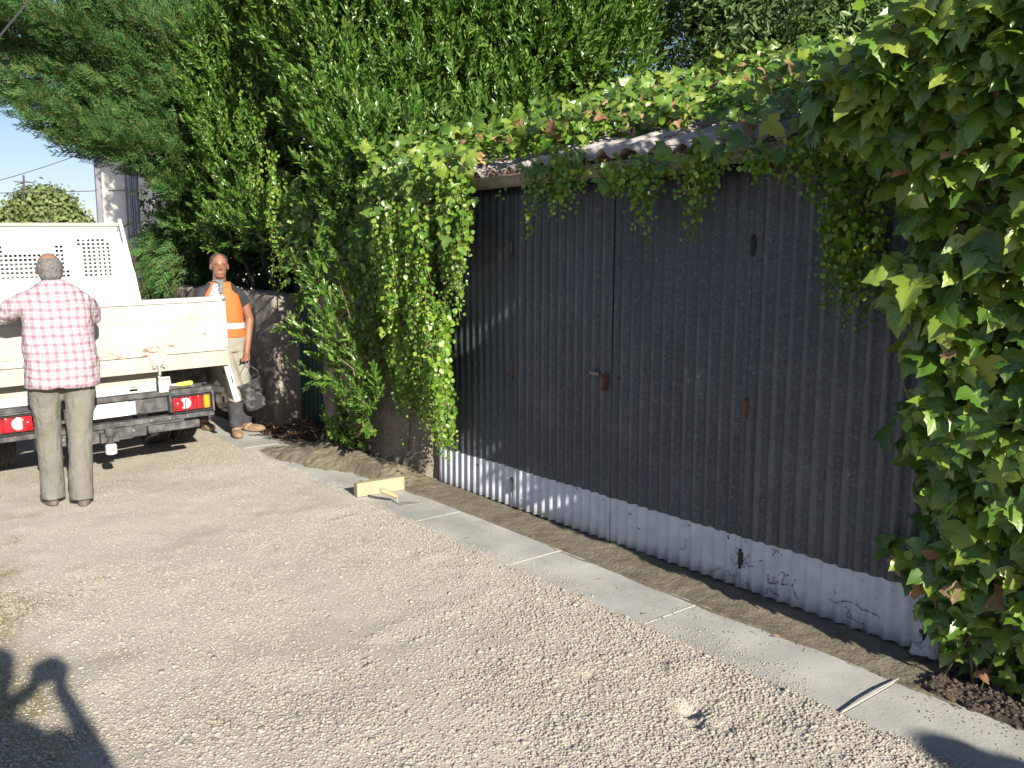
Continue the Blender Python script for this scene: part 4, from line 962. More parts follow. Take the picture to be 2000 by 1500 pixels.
ph = thing("person", (pc[0], pc[1], float(gz(pc[1]))), "person standing out of frame whose raised arms shade the lower left gravel", "person")
standing(ph, pc[0], pc[1], math.atan2(FH[1], FH[0]), 1.84, {1: ((.10, .32, -.50), (.24, .08, -.24)), -1: ((.12, .30, -.44), (.26, .03, -.25))}, hshift=-.09)
q = MB(); cb_ = CAM - FH * .10; 
q.box((cb_[0] - .05, cb_[1] - .016, cb_[2] - .04), (cb_[0] + .05, cb_[1] + .016, cb_[2] + .035), (0, 0, HEAD * -1 + 0))
o = q.build("compact_camera", DARK, bevel=.006); tag(o, "small compact camera held up by the person out of frame", "camera")
p2 = atZ(1835, 1470) + SUN / SUN[2] * 1.72
co = thing("person", (p2[0], p2[1], 0), "person in a brimmed hat out of frame whose shadow crosses the kerb at lower right", "person")
standing(co, p2[0], p2[1] + .05, math.pi, 1.66, {1: ((.0, .24, -.58), (.05, .26, -.85)), -1: ((.0, .24, -.58), (.05, .26, -.85))}, hat=True)

# ================================================================== BUCKET, BLOCK, TROWEL
bk = thing("bucket", (-8.07, -.34, .28), "black rubber bucket smeared with cement, hanging from the worker's hand", "bucket")
RUBB = M("dusty_rubber", (.03, .031, .033), (.22, .22, .21), 16, .8, bs=.3, bsc=40, lo=.48, hi=.74, det=9)
ax_ = norm([-.05, -.42, 1]); bc = A([-7.95, -.345, .262]); 
q = MB(); q.lathe([(.001, .0), (.098, .0), (.106, .01), (.137, .26), (.147, .265), (.147, .284), (.134, .284), (.10, .016), (.001, .012)], bc, ax_, 28, close=False); q.build("tub", RUBB, bk, smooth=False, bevel=.002)
side = norm(np.cross(ax_, [0, 0, 1.0]) + 1e-6); sd2 = norm(np.cross(side, ax_)); rim = bc + ax_ * .25
q = MB(); hw = A([-7.925, -.45, .70])
e1, e2 = rim + sd2 * .13, rim - sd2 * .13
q.tube([e1, e1 * .6 + hw * .4 + sd2 * .03, hw * .85 + e1 * .15, hw, hw * .85 + e2 * .15, e2 * .6 + hw * .4 - sd2 * .02, e2], .004, 6); q.build("wire_handle", STEEL, bk)

WOOD = M("pale_timber", (.37, .30, .185), (.43, .355, .235), 5, .75, det=8)
q = MB(); q.box((-.029, -.185, 0), (.029, .185, .098))
wb = q.build("timber_block", WOOD, bevel=.003); wb.rotation_euler = (0, 0, R(-4)); wb.location = (-5.335, -.52, .004); tag(wb, "pale squared timber block lying across the concrete kerb", "wood block")
for v_ in wb.data.vertices: pass
tw = thing("trowel", (-5.05, -.5, 0), "pointing trowel with wooden handle resting beside the timber block", "trowel")
tip = atZ(824, 982, .006); bs_ = atZ(778, 983, .006); dr = norm(tip - bs_); pr_ = A([-dr[1], dr[0], 0])
L_ = np.linalg.norm(tip - bs_)
q = MB(); blade = [bs_ - pr_*.02, bs_ + dr*L_*.2 - pr_*.055, tip - pr_*.004, tip + pr_*.004, bs_ + dr*L_*.2 + pr_*.055, bs_ + pr_*.02]
q.prism([(v_[0], v_[1]) for v_ in blade], .004, .007, 2); q.build("blade", M("smeared_steel", (.33, .32, .27), (.45, .44, .40), 25, .5, .3), tw)
hs = atX(776, 970, bs_[0] - .01); he = atX(742, 956, bs_[0] - .05)
q = MB(); q.tube([bs_ + [0, 0, .003], bs_ - dr*.012 + [0, 0, .02], hs * .6 + bs_ * .4, hs], .005, 8); q.build("shank", STEEL, tw)
q = MB(); hv = norm(he - hs); q.tube([hs, hs + hv*.02, hs + hv*.05, hs + hv*.09, hs + hv*.12, hs + hv*.132], [.011, .013, .016, .0185, .017, .009], 12); q.build("handle", M("handle_wood", (.42, .27, .14), (.5, .34, .19), 20, .6), tw, smooth=True)
print("objects ready")

# ================================================================== FOLIAGE
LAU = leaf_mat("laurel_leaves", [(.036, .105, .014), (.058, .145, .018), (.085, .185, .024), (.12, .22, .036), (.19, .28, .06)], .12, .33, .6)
LAUIN = leaf_mat("laurel_leaves_darkened", [(.018, .045, .014), (.028, .065, .018), (.042, .088, .024)], .08, .5, .35)  # laurel green darkened for shade inside crowns and hedge; evergreen shares it
IVY = leaf_mat("small_ivy_leaves", [(.055, .15, .012), (.085, .20, .014), (.125, .26, .02), (.18, .31, .028), (.25, .34, .04)], .25, .38, tcol=(.22, .34, .02))
BIG = leaf_mat("big_vine_leaves", [(.045, .11, .015), (.075, .16, .02), (.115, .215, .026), (.175, .275, .035), (.27, .33, .055)], .2, .30, .6, tcol=(.20, .30, .02), veins=True)
BROWN = leaf_mat("withered_leaves", [(.17, .085, .04), (.28, .155, .075), (.36, .24, .12)], .2, .7, tcol=(.35, .15, .05))
PEACH = leaf_mat("pale_long_leaves", [(.06, .12, .03), (.09, .16, .04), (.13, .21, .06), (.17, .24, .08)], .28, .45)
CON = leaf_mat("cypress_sprays", [(.028, .10, .034), (.045, .135, .04), (.07, .17, .045), (.10, .20, .048), (.20, .18, .07)], .15, .6, .3)
BARK = M("bark", (.055, .042, .032), (.13, .105, .08), 12, .95, bs=.8, bsc=40, bd=.01); PALEB = M("pale_bark", (.26, .24, .20), (.42, .39, .33), 10, .85)
TWIG = M("twig", (.12, .09, .05), (.2, .16, .09), 20, .9)
def L3(lst): return [(atY(u, v, y), r) for u, v, y, r in lst]
def trunk_mb(base, tips, r0, n=8, seed=0):
    mb = MB(); g = np.random.default_rng(seed)
    base = np.array(base, float)
    for tp in tips:
        tp = np.array(tp, float); mid = base * .5 + tp * .5 + g.normal(0, .18, 3) - [0, 0, .1]; q1 = base * .8 + mid * .2 + g.normal(0, .04, 3)
        ps = [base - [0, 0, .1], base + (q1 - base) * .5, q1, base * .3 + mid * .7 + g.normal(0, .08, 3), mid, mid * .5 + tp * .5 + g.normal(0, .12, 3), tp]
        mb.tube(ps, np.array([1.15, 1, .85, .62, .5, .3, .12]) * r0, n)
    return mb
def shoots_on(lumps, dens, up=.75, out=.6, sun=.25, size=(.85, 1.25), **k):
    P, D = lump_points(lumps, dens, **k)
    AX = D * out + np.array([0, 0, up]) + SUN * sun + rng.normal(0, .28, P.shape)
    return put_templates(SHOOTS, P, AX, rng.uniform(*size, len(P)))
def inner(lumps, dens, ls=(.06, .11), shrink=.75):
    P, D = lump_points([(c, r * shrink) for c, r in lumps], dens, keep=-.9, sub=False)
    return single_leaves(LAUREL_V, LAUREL_F, P, D, rng.uniform(*ls, len(P)) * 1.3, tip=(0, -.2, .2), jit=.8)

# --- great laurel, left half
LA = L3([(430, 40, 1.3, .75), (560, 20, 1.1, .7), (690, 20, 1.0, .75), (370, 90, 1.6, .75), (500, 130, .8, .6), (620, 110, .9, .55), (720, 110, .8, .6), (400, 200, 1.1, .6), (480, 240, .6, .5),
          (570, 200, .8, .45), (690, 200, .55, .42), (740, 215, .6, .45), (365, 240, 1.5, .5), (420, 300, .7, .45), (500, 330, .35, .4), (440, 400, .3, .36), (485, 430, .15, .3), (420, 445, .5, .3), (560, 300, .6, .35),
          (700, 290, .3, .33), (670, 240, .2, .25), (745, 330, .3, .34), (780, 160, 1.1, .5), (520, 400, .25, .27), (395, 350, .9, .4), (400, 455, .3, .27), (450, 462, .15, .25), (505, 455, .1, .24), (355, 425, .6, .28), (540, 440, .1, .25), (655, 320, -.02, .2), (700, 360, -.05, .22), (645, 400, .02, .2), (690, 430, 0, .2), (760, 300, .1, .3), (720, 300, .1, .28), (610, 230, .35, .28), (640, 30, 1.5, .9), (300, -30, 2.2, 1.0), (540, -60, 1.8, 1.0), (740, -60, 1.6, 1.0), (400, -70, 2.2, 1.)])
t = thing("laurel_tree", (-8.9, .9, 0), "big bay laurel spilling over the wall between the cypress and the garage", "tree")
tr = trunk_mb((-8.9, .9, 0), [c for c, r in LA[:26:3]], .075, seed=3); tr.build("trunk", BARK, t, smooth=True)
sv = shoots_on(LA, 66); iv = inner(LA, 120)
fast_mesh("crown", *sv, LAU, t); 
Lback = L3([(u, v, 2.3, 1.15) for u in range(340, 900, 110) for v in (-60, 90, 240)] + [(u, v, 1.5, .8) for u in range(360, 760, 90) for v in (330, 420, 500)] + [(u, v, 1.1, .5) for u in (560, 620, 680, 730, 780) for v in (380, 460, 530, 590)])
ib = inner(Lback, 75, (.07, .12), .95)
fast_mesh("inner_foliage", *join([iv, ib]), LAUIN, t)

# --- second laurel, right of the first, behind the garage's left corner
LB = L3([(820, 40, 1.4, .7), (920, 20, 1.7, .75), (1010, 60, 1.9, .7), (1100, 30, 2.4, .75), (860, 150, 1.2, .55), (950, 150, 1.5, .6), (1040, 160, 1.8, .55), (1130, 130, 2.3, .6), (880, 240, 1.0, .42), (960, 230, 1.4, .4),
          (1060, 215, 1.9, .35), (1150, 190, 2.4, .35), (830, 290, .6, .3), (1150, 60, 2.8, .42), (1170, 150, 2.8, .33), (800, 90, 1.2, .6), (850, -60, 2, .9), (1000, -60, 2.4, .9), (1110, -70, 2.9, .7), (1185, 10, 3.1, .28), (800, 230, .7, .33), (930, 290, .9, .25), (1000, 262, 1.3, .25)])
t = thing("laurel_tree", (-7.3, 2.0, 0), "dense laurel standing between the larger laurel and the slender pale-stemmed tree", "tree")
trunk_mb((-7.3, 2.0, 0), [c for c, r in LB[::3]], .09, seed=4).build("trunk", BARK, t, smooth=True)
fast_mesh("crown", *shoots_on(LB, 66), LAU, t)
Lb2 = L3([(u, v, 3.2, 1.0) for u in range(800, 1130, 80) for v in (-60, 70, 180)] + [(u, v, 2.0, .6) for u in range(780, 1080, 70) for v in (220, 280)])
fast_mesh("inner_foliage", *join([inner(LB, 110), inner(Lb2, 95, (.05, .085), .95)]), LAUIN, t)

# --- slender tree with a pale stem in front of the sky gap
t = thing("slender_tree", (-5.9, 3.1, 0), "slender pale-stemmed young tree against the gap of blue sky", "tree")
st0 = atY(1278, 190, 3.1); st1 = atY(1290, 60, 3.1); st2 = atY(1284, -60, 3.1)
mb = MB(); mb.tube([(st0[0], 3.1, 0), st0 - [0, 0, .6], st0, st0 * .5 + st1 * .5 + [.03, 0, 0], st1, st2], [.035, .03, .026, .022, .018, .010], 8)
brs = []
for u0, v0, u1, v1 in [(1280, 150, 1325, 95), (1284, 110, 1245, 60), (1288, 80, 1330, 30), (1288, 60, 1262, 5), (1290, 40, 1300, -30), (1283, 130, 1300, 105), (1288, 20, 1335, -20), (1286, 95, 1240, 25)]:
    p0, p1 = atY(u0, v0, 3.1), atY(u1, v1, 3.1 + rng.uniform(-.25, .25)); mb.tube([p0, p0 * .5 + p1 * .5 + [0, 0, .03], p1], [.010, .007, .003], 5); brs.append((p0, p1))
mb.build("trunk", PALEB, t, smooth=True)
P, D = [], []
for p0, p1 in brs:
    for _ in range(42):
        s = rng.uniform(.25, 1.1); P.append(p0 + (p1 - p0) * s + rng.normal(0, .06, 3)); D.append([.3, -.6, .5])
fast_mesh("crown", *single_leaves(LAUREL_V * [.9, 1, 1], LAUREL_F, np.array(P), np.array(D), rng.uniform(.06, .10, len(P)), jit=.6), LAU, t)

# --- pale long-leaved shrub tree behind the roof
LC = L3([(1420, 20, 3.6, .36), (1400, 110, 3.3, .28), (1440, 60, 3.5, .6), (1520, 30, 3.8, .6), (1480, 120, 3.2, .45), (1560, 90, 3.5, .5), (1620, 50, 3.9, .55), (1650, 110, 3.2, .4), (1700, 60, 3.8, .5), (1345, 180, 3.4, .22), (1300, 215, 3.3, .22), (1420, -50, 4, .6),
          (1540, -50, 4, .6), (1600, 0, 4.2, .5), (1760, 50, 3.8, .45), (1590, 130, 3.1, .3), (1420, 150, 3.0, .3), (1385, 60, 3.6, .2), (1250, 205, 3.2, .22)])
t = thing("peach_like_tree", (-4.6, 3.5, 0), "pale green long-leaved tree rising behind the garage roof at the upper right", "tree")
trunk_mb((-4.6, 3.5, 0), [c for c, r in LC[::2]], .06, seed=5).build("trunk", BARK, t, smooth=True)
P, D = lump_points(LC, 520, squash=1); P += rng.normal(0, .06, P.shape)
P2, D2 = lump_points([(c, r * .7) for c, r in LC], 380)
fast_mesh("crown", *join([single_leaves(LAUREL_V * [1.0, 1, 1], LAUREL_F, P, D, rng.uniform(.065, .10, len(P)), tip=(.1, -.1, -.5), jit=.6), single_leaves(LAUREL_V, LAUREL_F, P2, D2, rng.uniform(.07, .1, len(P2)), tip=(0, 0, -.5), jit=.7)]), PEACH, t)
# dark evergreen further back
LD = L3([(1660, 0, 5.5, .7), (1740, 10, 5.5, .7), (1840, 10, 5.2, .8), (1930, 10, 4.8, .7), (1640, -60, 5.8, .8), (1790, -60, 5.5, .9)])
t = thing("evergreen_tree", (-4.2, 5.6, 0), "dark evergreen far back above the garage roof at the top right", "tree")
trunk_mb((-4.2, 5.6, 0), [c for c, r in LD], .08, seed=6).build("trunk", BARK, t, smooth=True)
fast_mesh("crown", *shoots_on(LD, 60), LAUIN, t)

# --- cypress at the far left
def spray(nb=11, L=.24):
    V, F = [], []
    for i in range(nb):
        t_ = i / (nb - 1); side = 1 if i % 2 else -1
        p0 = np.array([0, 0, t_ * L]); ln = .115 * (1 - .55 * t_) * rng.uniform(.8, 1.2)
        d = norm([side * .75, rng.uniform(-.35, .25), .75]); s_ = np.array([.0, 1, 0]); w_ = .0085
        wv_ = norm(np.cross(d, [rng.uniform(-.6, .6), 1, 0])) * w_
        b = len(V); V += [p0 - wv_ * .6, p0 + wv_ * .6, p0 + d * ln * .6 + wv_, p0 + d * ln]; F.append((b, b+1, b+2, b+3))
        for e_ in (.35, .65):
            p1 = p0 + d * ln * e_; d2 = norm(d + np.array([side * -.7, rng.uniform(-.4, .4), .5])); b = len(V)
            V += [p1 - wv_ * .7, p1 + wv_ * .7, p1 + d2 * ln * .35 + wv_ * .7, p1 + d2 * ln * .55]; F.append((b, b+1, b+2, b+3))
    b = len(V); V += [[-.004, 0, 0], [.004, 0, 0], [.003, 0, L], [-.003, 0, L * 1.15]]; F.append((b, b+1, b+2, b+3))
    return np.array(V), np.array(F)
SPR = [spray(int(rng.integers(9, 13)), rng.uniform(.2, .3)) for _ in range(6)]
t = thing("cypress_tree", (-11.3, 1.3, 0), "feathery blue-green cypress sweeping out over the truck at the upper left", "tree")
cb0 = A([-11.3, 1.3, 0.]); tm = MB(); tm.tube([cb0 - [0, 0, .1], cb0 + [0, 0, 1.5], cb0 + [.05, -.05, 3.5], cb0 + [0, -.1, 6.5]], [.2, .17, .13, .05], 10)
LIMBS = [((470, 200), (-90, -60)), ((470, 160), (60, -110)), ((470, 230), (-50, 20)), ((460, 260), (-70, 95)), ((450, 280), (-15, 170)), ((440, 290), (50, 205)), ((440, 300), (105, 250)), ((440, 320), (150, 268)), ((430, 330), (215, 268)),
         ((430, 350), (270, 300)), ((430, 370), (340, 365)), ((420, 400), (352, 430)), ((470, 190), (-20, -20)), ((470, 150), (180, -80)), ((480, 150), (300, -60)), ((450, 250), (30, 110)), ((460, 240), (100, 60)), ((470, 200), (160, 20)), ((460, 220), (200, 120)),
         ((450, 260), (150, 190)), ((440, 300), (230, 225)), ((460, 230), (-40, 55)), ((440, 330), (285, 265)), ((450, 280), (270, 180)), ((420, 420), (278, 495)), ((425, 440), (285, 545)), ((430, 450), (310, 590)), ((430, 430), (300, 470)), ((450, 470), (345, 600)), ((430, 460), (330, 545))]
P, AX, S = [], [], []
for k, ((u0, v0), (u1, v1)) in enumerate(LIMBS):
    x0 = -11.2 + rng.uniform(-.4, .4); x1 = -11.0 + rng.uniform(-1.0, .9)
    if v1 > 440: x0, x1 = -11.6, -11.7 + rng.uniform(-.3, .3)
    p0, p1 = atX(u0, v0, x0), atX(u1, v1, x1); L = np.linalg.norm(p1 - p0)
    mid = p0 * .5 + p1 * .5 + [0, 0, -.15 * L * .5]
    cv = lambda s: (1-s)**2 * p0 + 2*s*(1-s) * mid + s*s * p1
    tm.tube([cv(s) for s in np.linspace(0, .9, 6)], np.linspace(.035, .006, 6), 5)
    dv = norm(p1 - p0); nsp = int(118 * max(L, .8))
    for _ in range(nsp):
        s = rng.uniform(.12, 1.02) ** .8; o = rng.normal(0, 1, 3) * [.16, .20, .11] * (1.15 - .7 * s) * 1.15
        tip_ = norm(cv(min(s + .05, 1.05)) - cv(s - .05)); P.append(cv(s) + o); AX.append(tip_ * 1.0 + norm(o + 1e-6) * .45 + A([.15, 0, .22 if v1 < 440 else -.25]) + rng.normal(0, .22, 3)); S.append(rng.uniform(.75, 1.25) * (1.05 - .25 * s))
tm.build("trunk", BARK, t, smooth=True)
fast_mesh("crown", *put_templates(SPR, np.array(P), np.array(AX), np.array(S)), CON, t); print("sprays", len(P))
LE = [(atX(u, v, x), r) for u, v, x, r in [(340, 110, -12, .7), (375, 225, -12, .6), (420, 60, -12.3, .9), (390, 180, -12, .8), (435, 330, -12, .5), (435, 460, -12.6, .4), (450, 420, -12.2, .6), (340, 0, -12.5, .9), (260, -40, -12.5, .6)]]
P, D = lump_points(LE, 150, keep=-.9, sub=False)
fast_mesh("inner_foliage", *put_templates(SPR, P, D * .8 + [0, 0, .3] + rng.normal(0, .4, P.shape), rng.uniform(1, 1.6, len(P))), CON, t)
# hedge behind the old wall, its leaf colour darkened for canopy shade
LH = [((x, 1.5 + .3 * math.sin(x * 2), z), .62) for x in np.arange(-13.4, -5.8, .62) for z in (.4, 1.1, 1.8, 2.5, 3.1) if z < 2 or -10.8 < x < -8.2]
t = thing("hedge", (-11, 1.6, 0), "dark shaded hedge behind the old rubble wall and the worker", "hedge")
trunk_mb((-11, 1.7, 0), [LH[i][0] for i in range(3, len(LH), 8)], .05, seed=9).build("woody_vine", BARK, t, smooth=True)
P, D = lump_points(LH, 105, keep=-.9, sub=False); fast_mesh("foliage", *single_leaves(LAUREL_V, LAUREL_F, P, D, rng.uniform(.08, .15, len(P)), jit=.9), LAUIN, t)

# --- laurel suckers leaning out over the kerb left of the hanging ivy
t = thing("laurel_shrub", (-6.75, -.12, 0), "young laurel shoots leaning out over the mortar from a cut stump", "shrub")
base = A([-6.72, -.13, .02]); sm_ = MB(); P, AX, S = [], [], []
def bough(pts, n, spread=.05, rr=.009, sz=(.7, 1.05), up=.35):
    pts = [np.array(p, float) for p in pts]; sm_.tube(pts, np.linspace(rr, rr * .3, len(pts)), 5)
    seg = len(pts) - 1
    for _ in range(n):
        s = rng.uniform(0, seg - 1e-6); i = int(s); f = s - i; d = norm(pts[i+1] - pts[i])
        P.append(pts[i] * (1-f) + pts[i+1] * f + rng.normal(0, spread, 3)); AX.append(d * .6 + A([.25, -.35, up]) + rng.normal(0, .35, 3)); S.append(rng.uniform(*sz))
PX = lambda *a: [atY(u, v, y) for u, v, y in a]
bough([base] + PX((690, 800, -.25), (650, 700, -.3), (625, 600, -.3), (605, 520, -.25)), 30, .07)
bough([base] + PX((700, 760, -.3), (670, 660, -.42), (640, 590, -.42), (612, 540, -.4)), 46, .06)
bough([base] + PX((705, 800, -.3), (690, 720, -.42), (650, 690, -.45), (610, 660, -.42), (580, 650, -.35)), 26, .06)
bough([base] + PX((715, 830, -.3), (715, 790, -.45), (690, 765, -.5), (650, 748, -.5), (612, 738, -.45)), 26, .035, up=.2)
bough([base] + PX((720, 810, -.28), (735, 770, -.35), (725, 740, -.38)), 16, .06)
bough([base] + PX((700, 740, -.3), (690, 640, -.35), (665, 560, -.35), (660, 500, -.3)), 26, .08)
bough([base] + PX((715, 850, -.2), (722, 825, -.32), (712, 800, -.35)), 10, .03)
bough(PX((630, 745, -.2), (600, 730, -.3), (572, 715, -.36), (556, 708, -.38)), 6, .02, .004, (.35, .5))
bough(PX((560, 470, -.1), (590, 540, -.25), (585, 610, -.3), (575, 660, -.3)), 16, .05)
for du, dv_, l in [(-45, -10, 1), (-30, 12, 1), (-20, -25, 1), (10, 15, 1), (35, 18, 1), (45, -5, 1), (-55, 5, 1), (25, -22, 1)]:
    p = atY(700 + du, 862 + dv_, -.16); sm_.tube([base + [0, 0, .03], base * .4 + p * .6 + [0, 0, .02], p], [.009, .007, .004], 5)
tk = [];
for _ in range(9): p = base + rng.normal(0, .05, 3) * [1, .6, 0]; sm_.tube([p - [0, 0, .03], p + [rng.normal(0, .04), -.02, .12]], [.022, .013], 6)
sm_.build("woody_vine", TWIG, t, smooth=True)
fast_mesh("foliage", *put_templates(SHOOTS, np.array(P), np.array(AX), np.array(S)), LAU, t)
k = 60; P = base + rng.normal(0, 1, (k, 3)) * [.12, .05, .03] + [0, -.05, .09]
fast_mesh("dry_foliage", *single_leaves(LAUREL_V, LAUREL_F, P, np.tile([.3, -.6, .5], (k, 1)), rng.uniform(.04, .08, k), jit=1), DEAD, t).__setitem__("label", "dry curled pinkish leaves around the stump")

# --- ivy wall behind and the hanging ivy curtain
t = thing("hanging_ivy", (-5.9, -.15, 1.9), "curtain of small-leaved ivy hanging down left of the corrugated doors", "ivy")
tops, lens = [], []
def strand_set(n, u0, u1, v0, v1, vb0, vb1, y0, y1):
    for _ in range(n):
        s = rng.uniform(0, 1); u = u0 + (u1 - u0) * s + rng.normal(0, 3); y = rng.uniform(y0, y1); tp = atY(u, v0 + (v1 - v0) * s + rng.normal(0, 12), y)
        bt = atY(u, vb0 + (vb1 - vb0) * s + rng.normal(0, 14), y); tops.append(tp); lens.append(max(.10, (tp[2] - bt[2]) * rng.beta(2.6, 1.0)))
strand_set(30, 870, 905, 390, 400, 600, 560, -.42, -.2)
strand_set(10, 893, 903, 400, 410, 625, 625, -.32, -.28)
strand_set(34, 795, 835, 400, 400, 640, 660, -.45, -.25)
strand_set(44, 732, 785, 400, 410, 600, 680, -.45, -.22)
strand_set(8, 764, 772, 560, 560, 655, 655, -.44, -.36)
strand_set(60, 800, 868, 560, 600, 860, 895, -.40, -.10)
strand_set(34, 835, 880, 580, 640, 900, 915, -.28, -.05)
strand_set(26, 770, 825, 640, 640, 790, 850, -.36, -.10)
strand_set(16, 780, 790, 700, 700, 800, 820, -.34, -.22)
strand_set(50, 800, 900, 330, 330, 470, 430, -.42, -.15); strand_set(46, 690, 800, 430, 430, 800, 860, -.22, -.08); strand_set(30, 640, 740, 330, 330, 520, 560, -.2, .0)
strand_set(30, 740, 800, 330, 330, 450, 450, -.35, -.1)
Vi, Fi, sti = strands(tops, lens, size=(.027, .044), sway=.045)
sti.build("woody_vine", TWIG, t); fast_mesh("foliage", Vi, Fi, IVY, t)
k = 420; uu = rng.uniform(700, 930, k); vv = rng.uniform(280, 480, k); P = np.array([atY(a, b2, rng.uniform(-.45, -.1)) for a, b2 in zip(uu, vv) if not (a > 885 and b2 > 400)]); 
P = np.concatenate([P, np.array([atY(a, b2, rng.uniform(-.38, -.15)) for a, b2 in [(765, 600), (772, 590), (745, 580), (840, 500), (700, 500), (712, 520), (735, 470), (728, 500), (750, 640), (820, 690)]])])
fast_mesh("large_foliage", *lobed_leaves(P, np.tile([.5, -.6, .45], (len(P), 1)), rng.uniform(.04, .085, len(P)), jn=.35), BIG, t)
# shaded leaf wall behind the curtain and the shrub
t = thing("wall_ivy", (-6.3, .0, 0), "dark shaded ivy covering the wall between garden gate and garage", "ivy")
k = 11000; P = np.column_stack([rng.uniform(-7.9, -5.35, k), rng.uniform(-.14, .22, k), rng.uniform(.3, 3.0, k)]); kp = (P[:, 2] < 2.15 + .3 * vnoise(P[:, 0], P[:, 2], .4, 62)) & (P[:, 2] > 1.45 - .9 * np.clip((P[:, 0] + 6.9) / 1.2, 0, 1) + vnoise(P[:, 0], P[:, 2], .3, 61) * .5); P = P[kp]
fast_mesh("foliage", *lobed_leaves(P, np.tile([.4, -.8, .3], (len(P), 1)), rng.uniform(.03, .08, len(P)), jn=.5), BIG, t)
mb = MB()
for x in (-6.9, -6.3, -5.7): mb.tube([(x, -.08, -.05), (x + .09, -.075, .5), (x - .03, -.07, 1.1), (x + .12, -.06, 1.6), (x + .04, .02, 2.3)], .006, 5)
mb.build("woody_vine", BARK, t)
# yellow-green ivy climbing the laurel
t = thing("climbing_ivy", (-8.4, -.05, 1.2), "bright yellow-green ivy trailing down the front of the large laurel", "ivy")
tops, lens = [], []
strand_set(12, 450, 500, 140, 150, 240, 230, .1, .5); strand_set(12, 460, 510, 200, 220, 310, 330, -.05, .4); strand_set(8, 480, 520, 330, 330, 470, 470, -.1, .25); strand_set(7, 527, 537, 300, 300, 590, 580, -.18, -.08); strand_set(14, 530, 560, 340, 340, 520, 500, .0, .3)
strand_set(12, 650, 680, 240, 260, 330, 340, 0, .2); strand_set(12, 985, 1000, 190, 190, 250, 250, 1.2, 1.5); strand_set(10, 1125, 1160, 110, 130, 190, 190, 1.9, 2.2); strand_set(8, 570, 585, 350, 350, 560, 560, -.1, .1); strand_set(6, 575, 583, 140, 150, 200, 200, .4, .5); strand_set(14, 420, 470, 340, 340, 430, 430, .2, .4)
Vi, Fi, sti = strands(tops, lens, size=(.026, .045), sway=.05); sti.build("woody_vine", TWIG, t); fast_mesh("foliage", Vi, Fi, IVY, t)

# --- creeper mat on the garage roof
t = thing("roof_creeper", (-3.8, .9, 2.3), "thick green creeper mat covering the corrugated garage roof", "creeper")
def roof_pts(k, x0, x1, y0, y1, h0, h1):
    x = rng.uniform(x0, x1, k); y = rng.uniform(y0, y1, k); z = roof_z(y) + .03 + rng.uniform(h0, h1, k) * (1 + 1.2 * vnoise(x, y, .4, 71))
    bare = (y < .30 + .22 * vnoise(x, x * 0, .5, 72)) & (x > -3.98 + .3 * vnoise(y, x * 0, .2, 73)) & (x < -2.75) | (y < .06) & (x > -4.75) & (x < -4.45)
    return np.column_stack([x, y, z])[~bare]
P = roof_pts(9500, -6.0, .2, -.12, 2.75, 0, .13); NR = np.tile([.35, -.55, .7], (len(P), 1)); Vq, Fq = single_leaves(ROUND_V, LAUREL_F, P, NR, rng.uniform(.025, .05, len(P)), tip=(0, -.5, -.3), jit=.7, jn=.5)
fast_mesh("small_foliage", Vq, Fq, IVY, t)
P = roof_pts(4200, -6.0, .2, -.1, 2.75, .02, .22); fast_mesh("large_foliage", *lobed_leaves(P, np.tile([.35, -.55, .7], (len(P), 1)), rng.uniform(.045, .095, len(P)), tip=(0, -.5, -.2), jit=.7, jn=.5), BIG, t)
P = roof_pts(560, -5.2, -.5, -.1, 2.0, .02, .16); fast_mesh("withered_foliage", *lobed_leaves(P, np.tile([.35, -.55, .5], (len(P), 1)), rng.uniform(.04, .08, len(P)), tip=(0, -.4, -.3), jit=.9, jn=.6), BROWN, t)
mb = MB()
for _ in range(60):
    x, y = rng.uniform(-5.6, -1, 1)[0], rng.uniform(-.1, 2); a_ = rng.uniform(0, 6.28); pts = []
    for i in range(6): x += math.cos(a_) * .12; y = min(2.7, max(-.1, y + math.sin(a_) * .08)); a_ += rng.normal(0, .4); pts.append((x, y, roof_z(y) + .05 + .01 * math.sin(i)))
    mb.tube(pts, .004, 5)
mb.build("woody_vine", TWIG, t)
# fringe and strands hanging from the gutter
t = thing("gutter_ivy", (-3.6, -.2, 1.6), "thin strands of small-leaved ivy dangling from the gutter over the doors", "ivy")
tops, lens = [], []
strand_set(30, 940, 1250, 345, 310, 400, 375, -.24, -.13); strand_set(36, 1240, 1580, 305, 285, 375, 350, -.24, -.13); strand_set(9, 1030, 1045, 320, 320, 440, 475, -.24, -.17); strand_set(22, 1068, 1125, 300, 300, 440, 400, -.3, -.16); strand_set(14, 1100, 1150, 300, 300, 375, 370, -.26, -.16); strand_set(10, 1185, 1200, 330, 330, 395, 375, -.26, -.18)
strand_set(9, 1205, 1240, 330, 330, 368, 365, -.24, -.18); strand_set(14, 1245, 1270, 320, 320, 400, 395, -.22, -.14); strand_set(6, 1253, 1258, 340, 340, 500, 490, -.18, -.14); strand_set(30, 1340, 1400, 300, 300, 430, 400, -.22, -.12); strand_set(8, 1355, 1370, 340, 340, 485, 480, -.18, -.12)
strand_set(18, 1550, 1620, 270, 270, 380, 430, -.22, -.08); strand_set(34, 1600, 1730, 280, 300, 500, 660, -.16, -.04); strand_set(26, 1620, 1700, 420, 420, 620, 680, -.16, -.05); strand_set(10, 1480, 1500, 300, 300, 340, 345, -.2, -.12)
Vi, Fi, sti = strands(tops, lens, size=(.022, .038), sway=.05); sti.build("woody_vine", TWIG, t); fast_mesh("foliage", Vi, Fi, IVY, t)
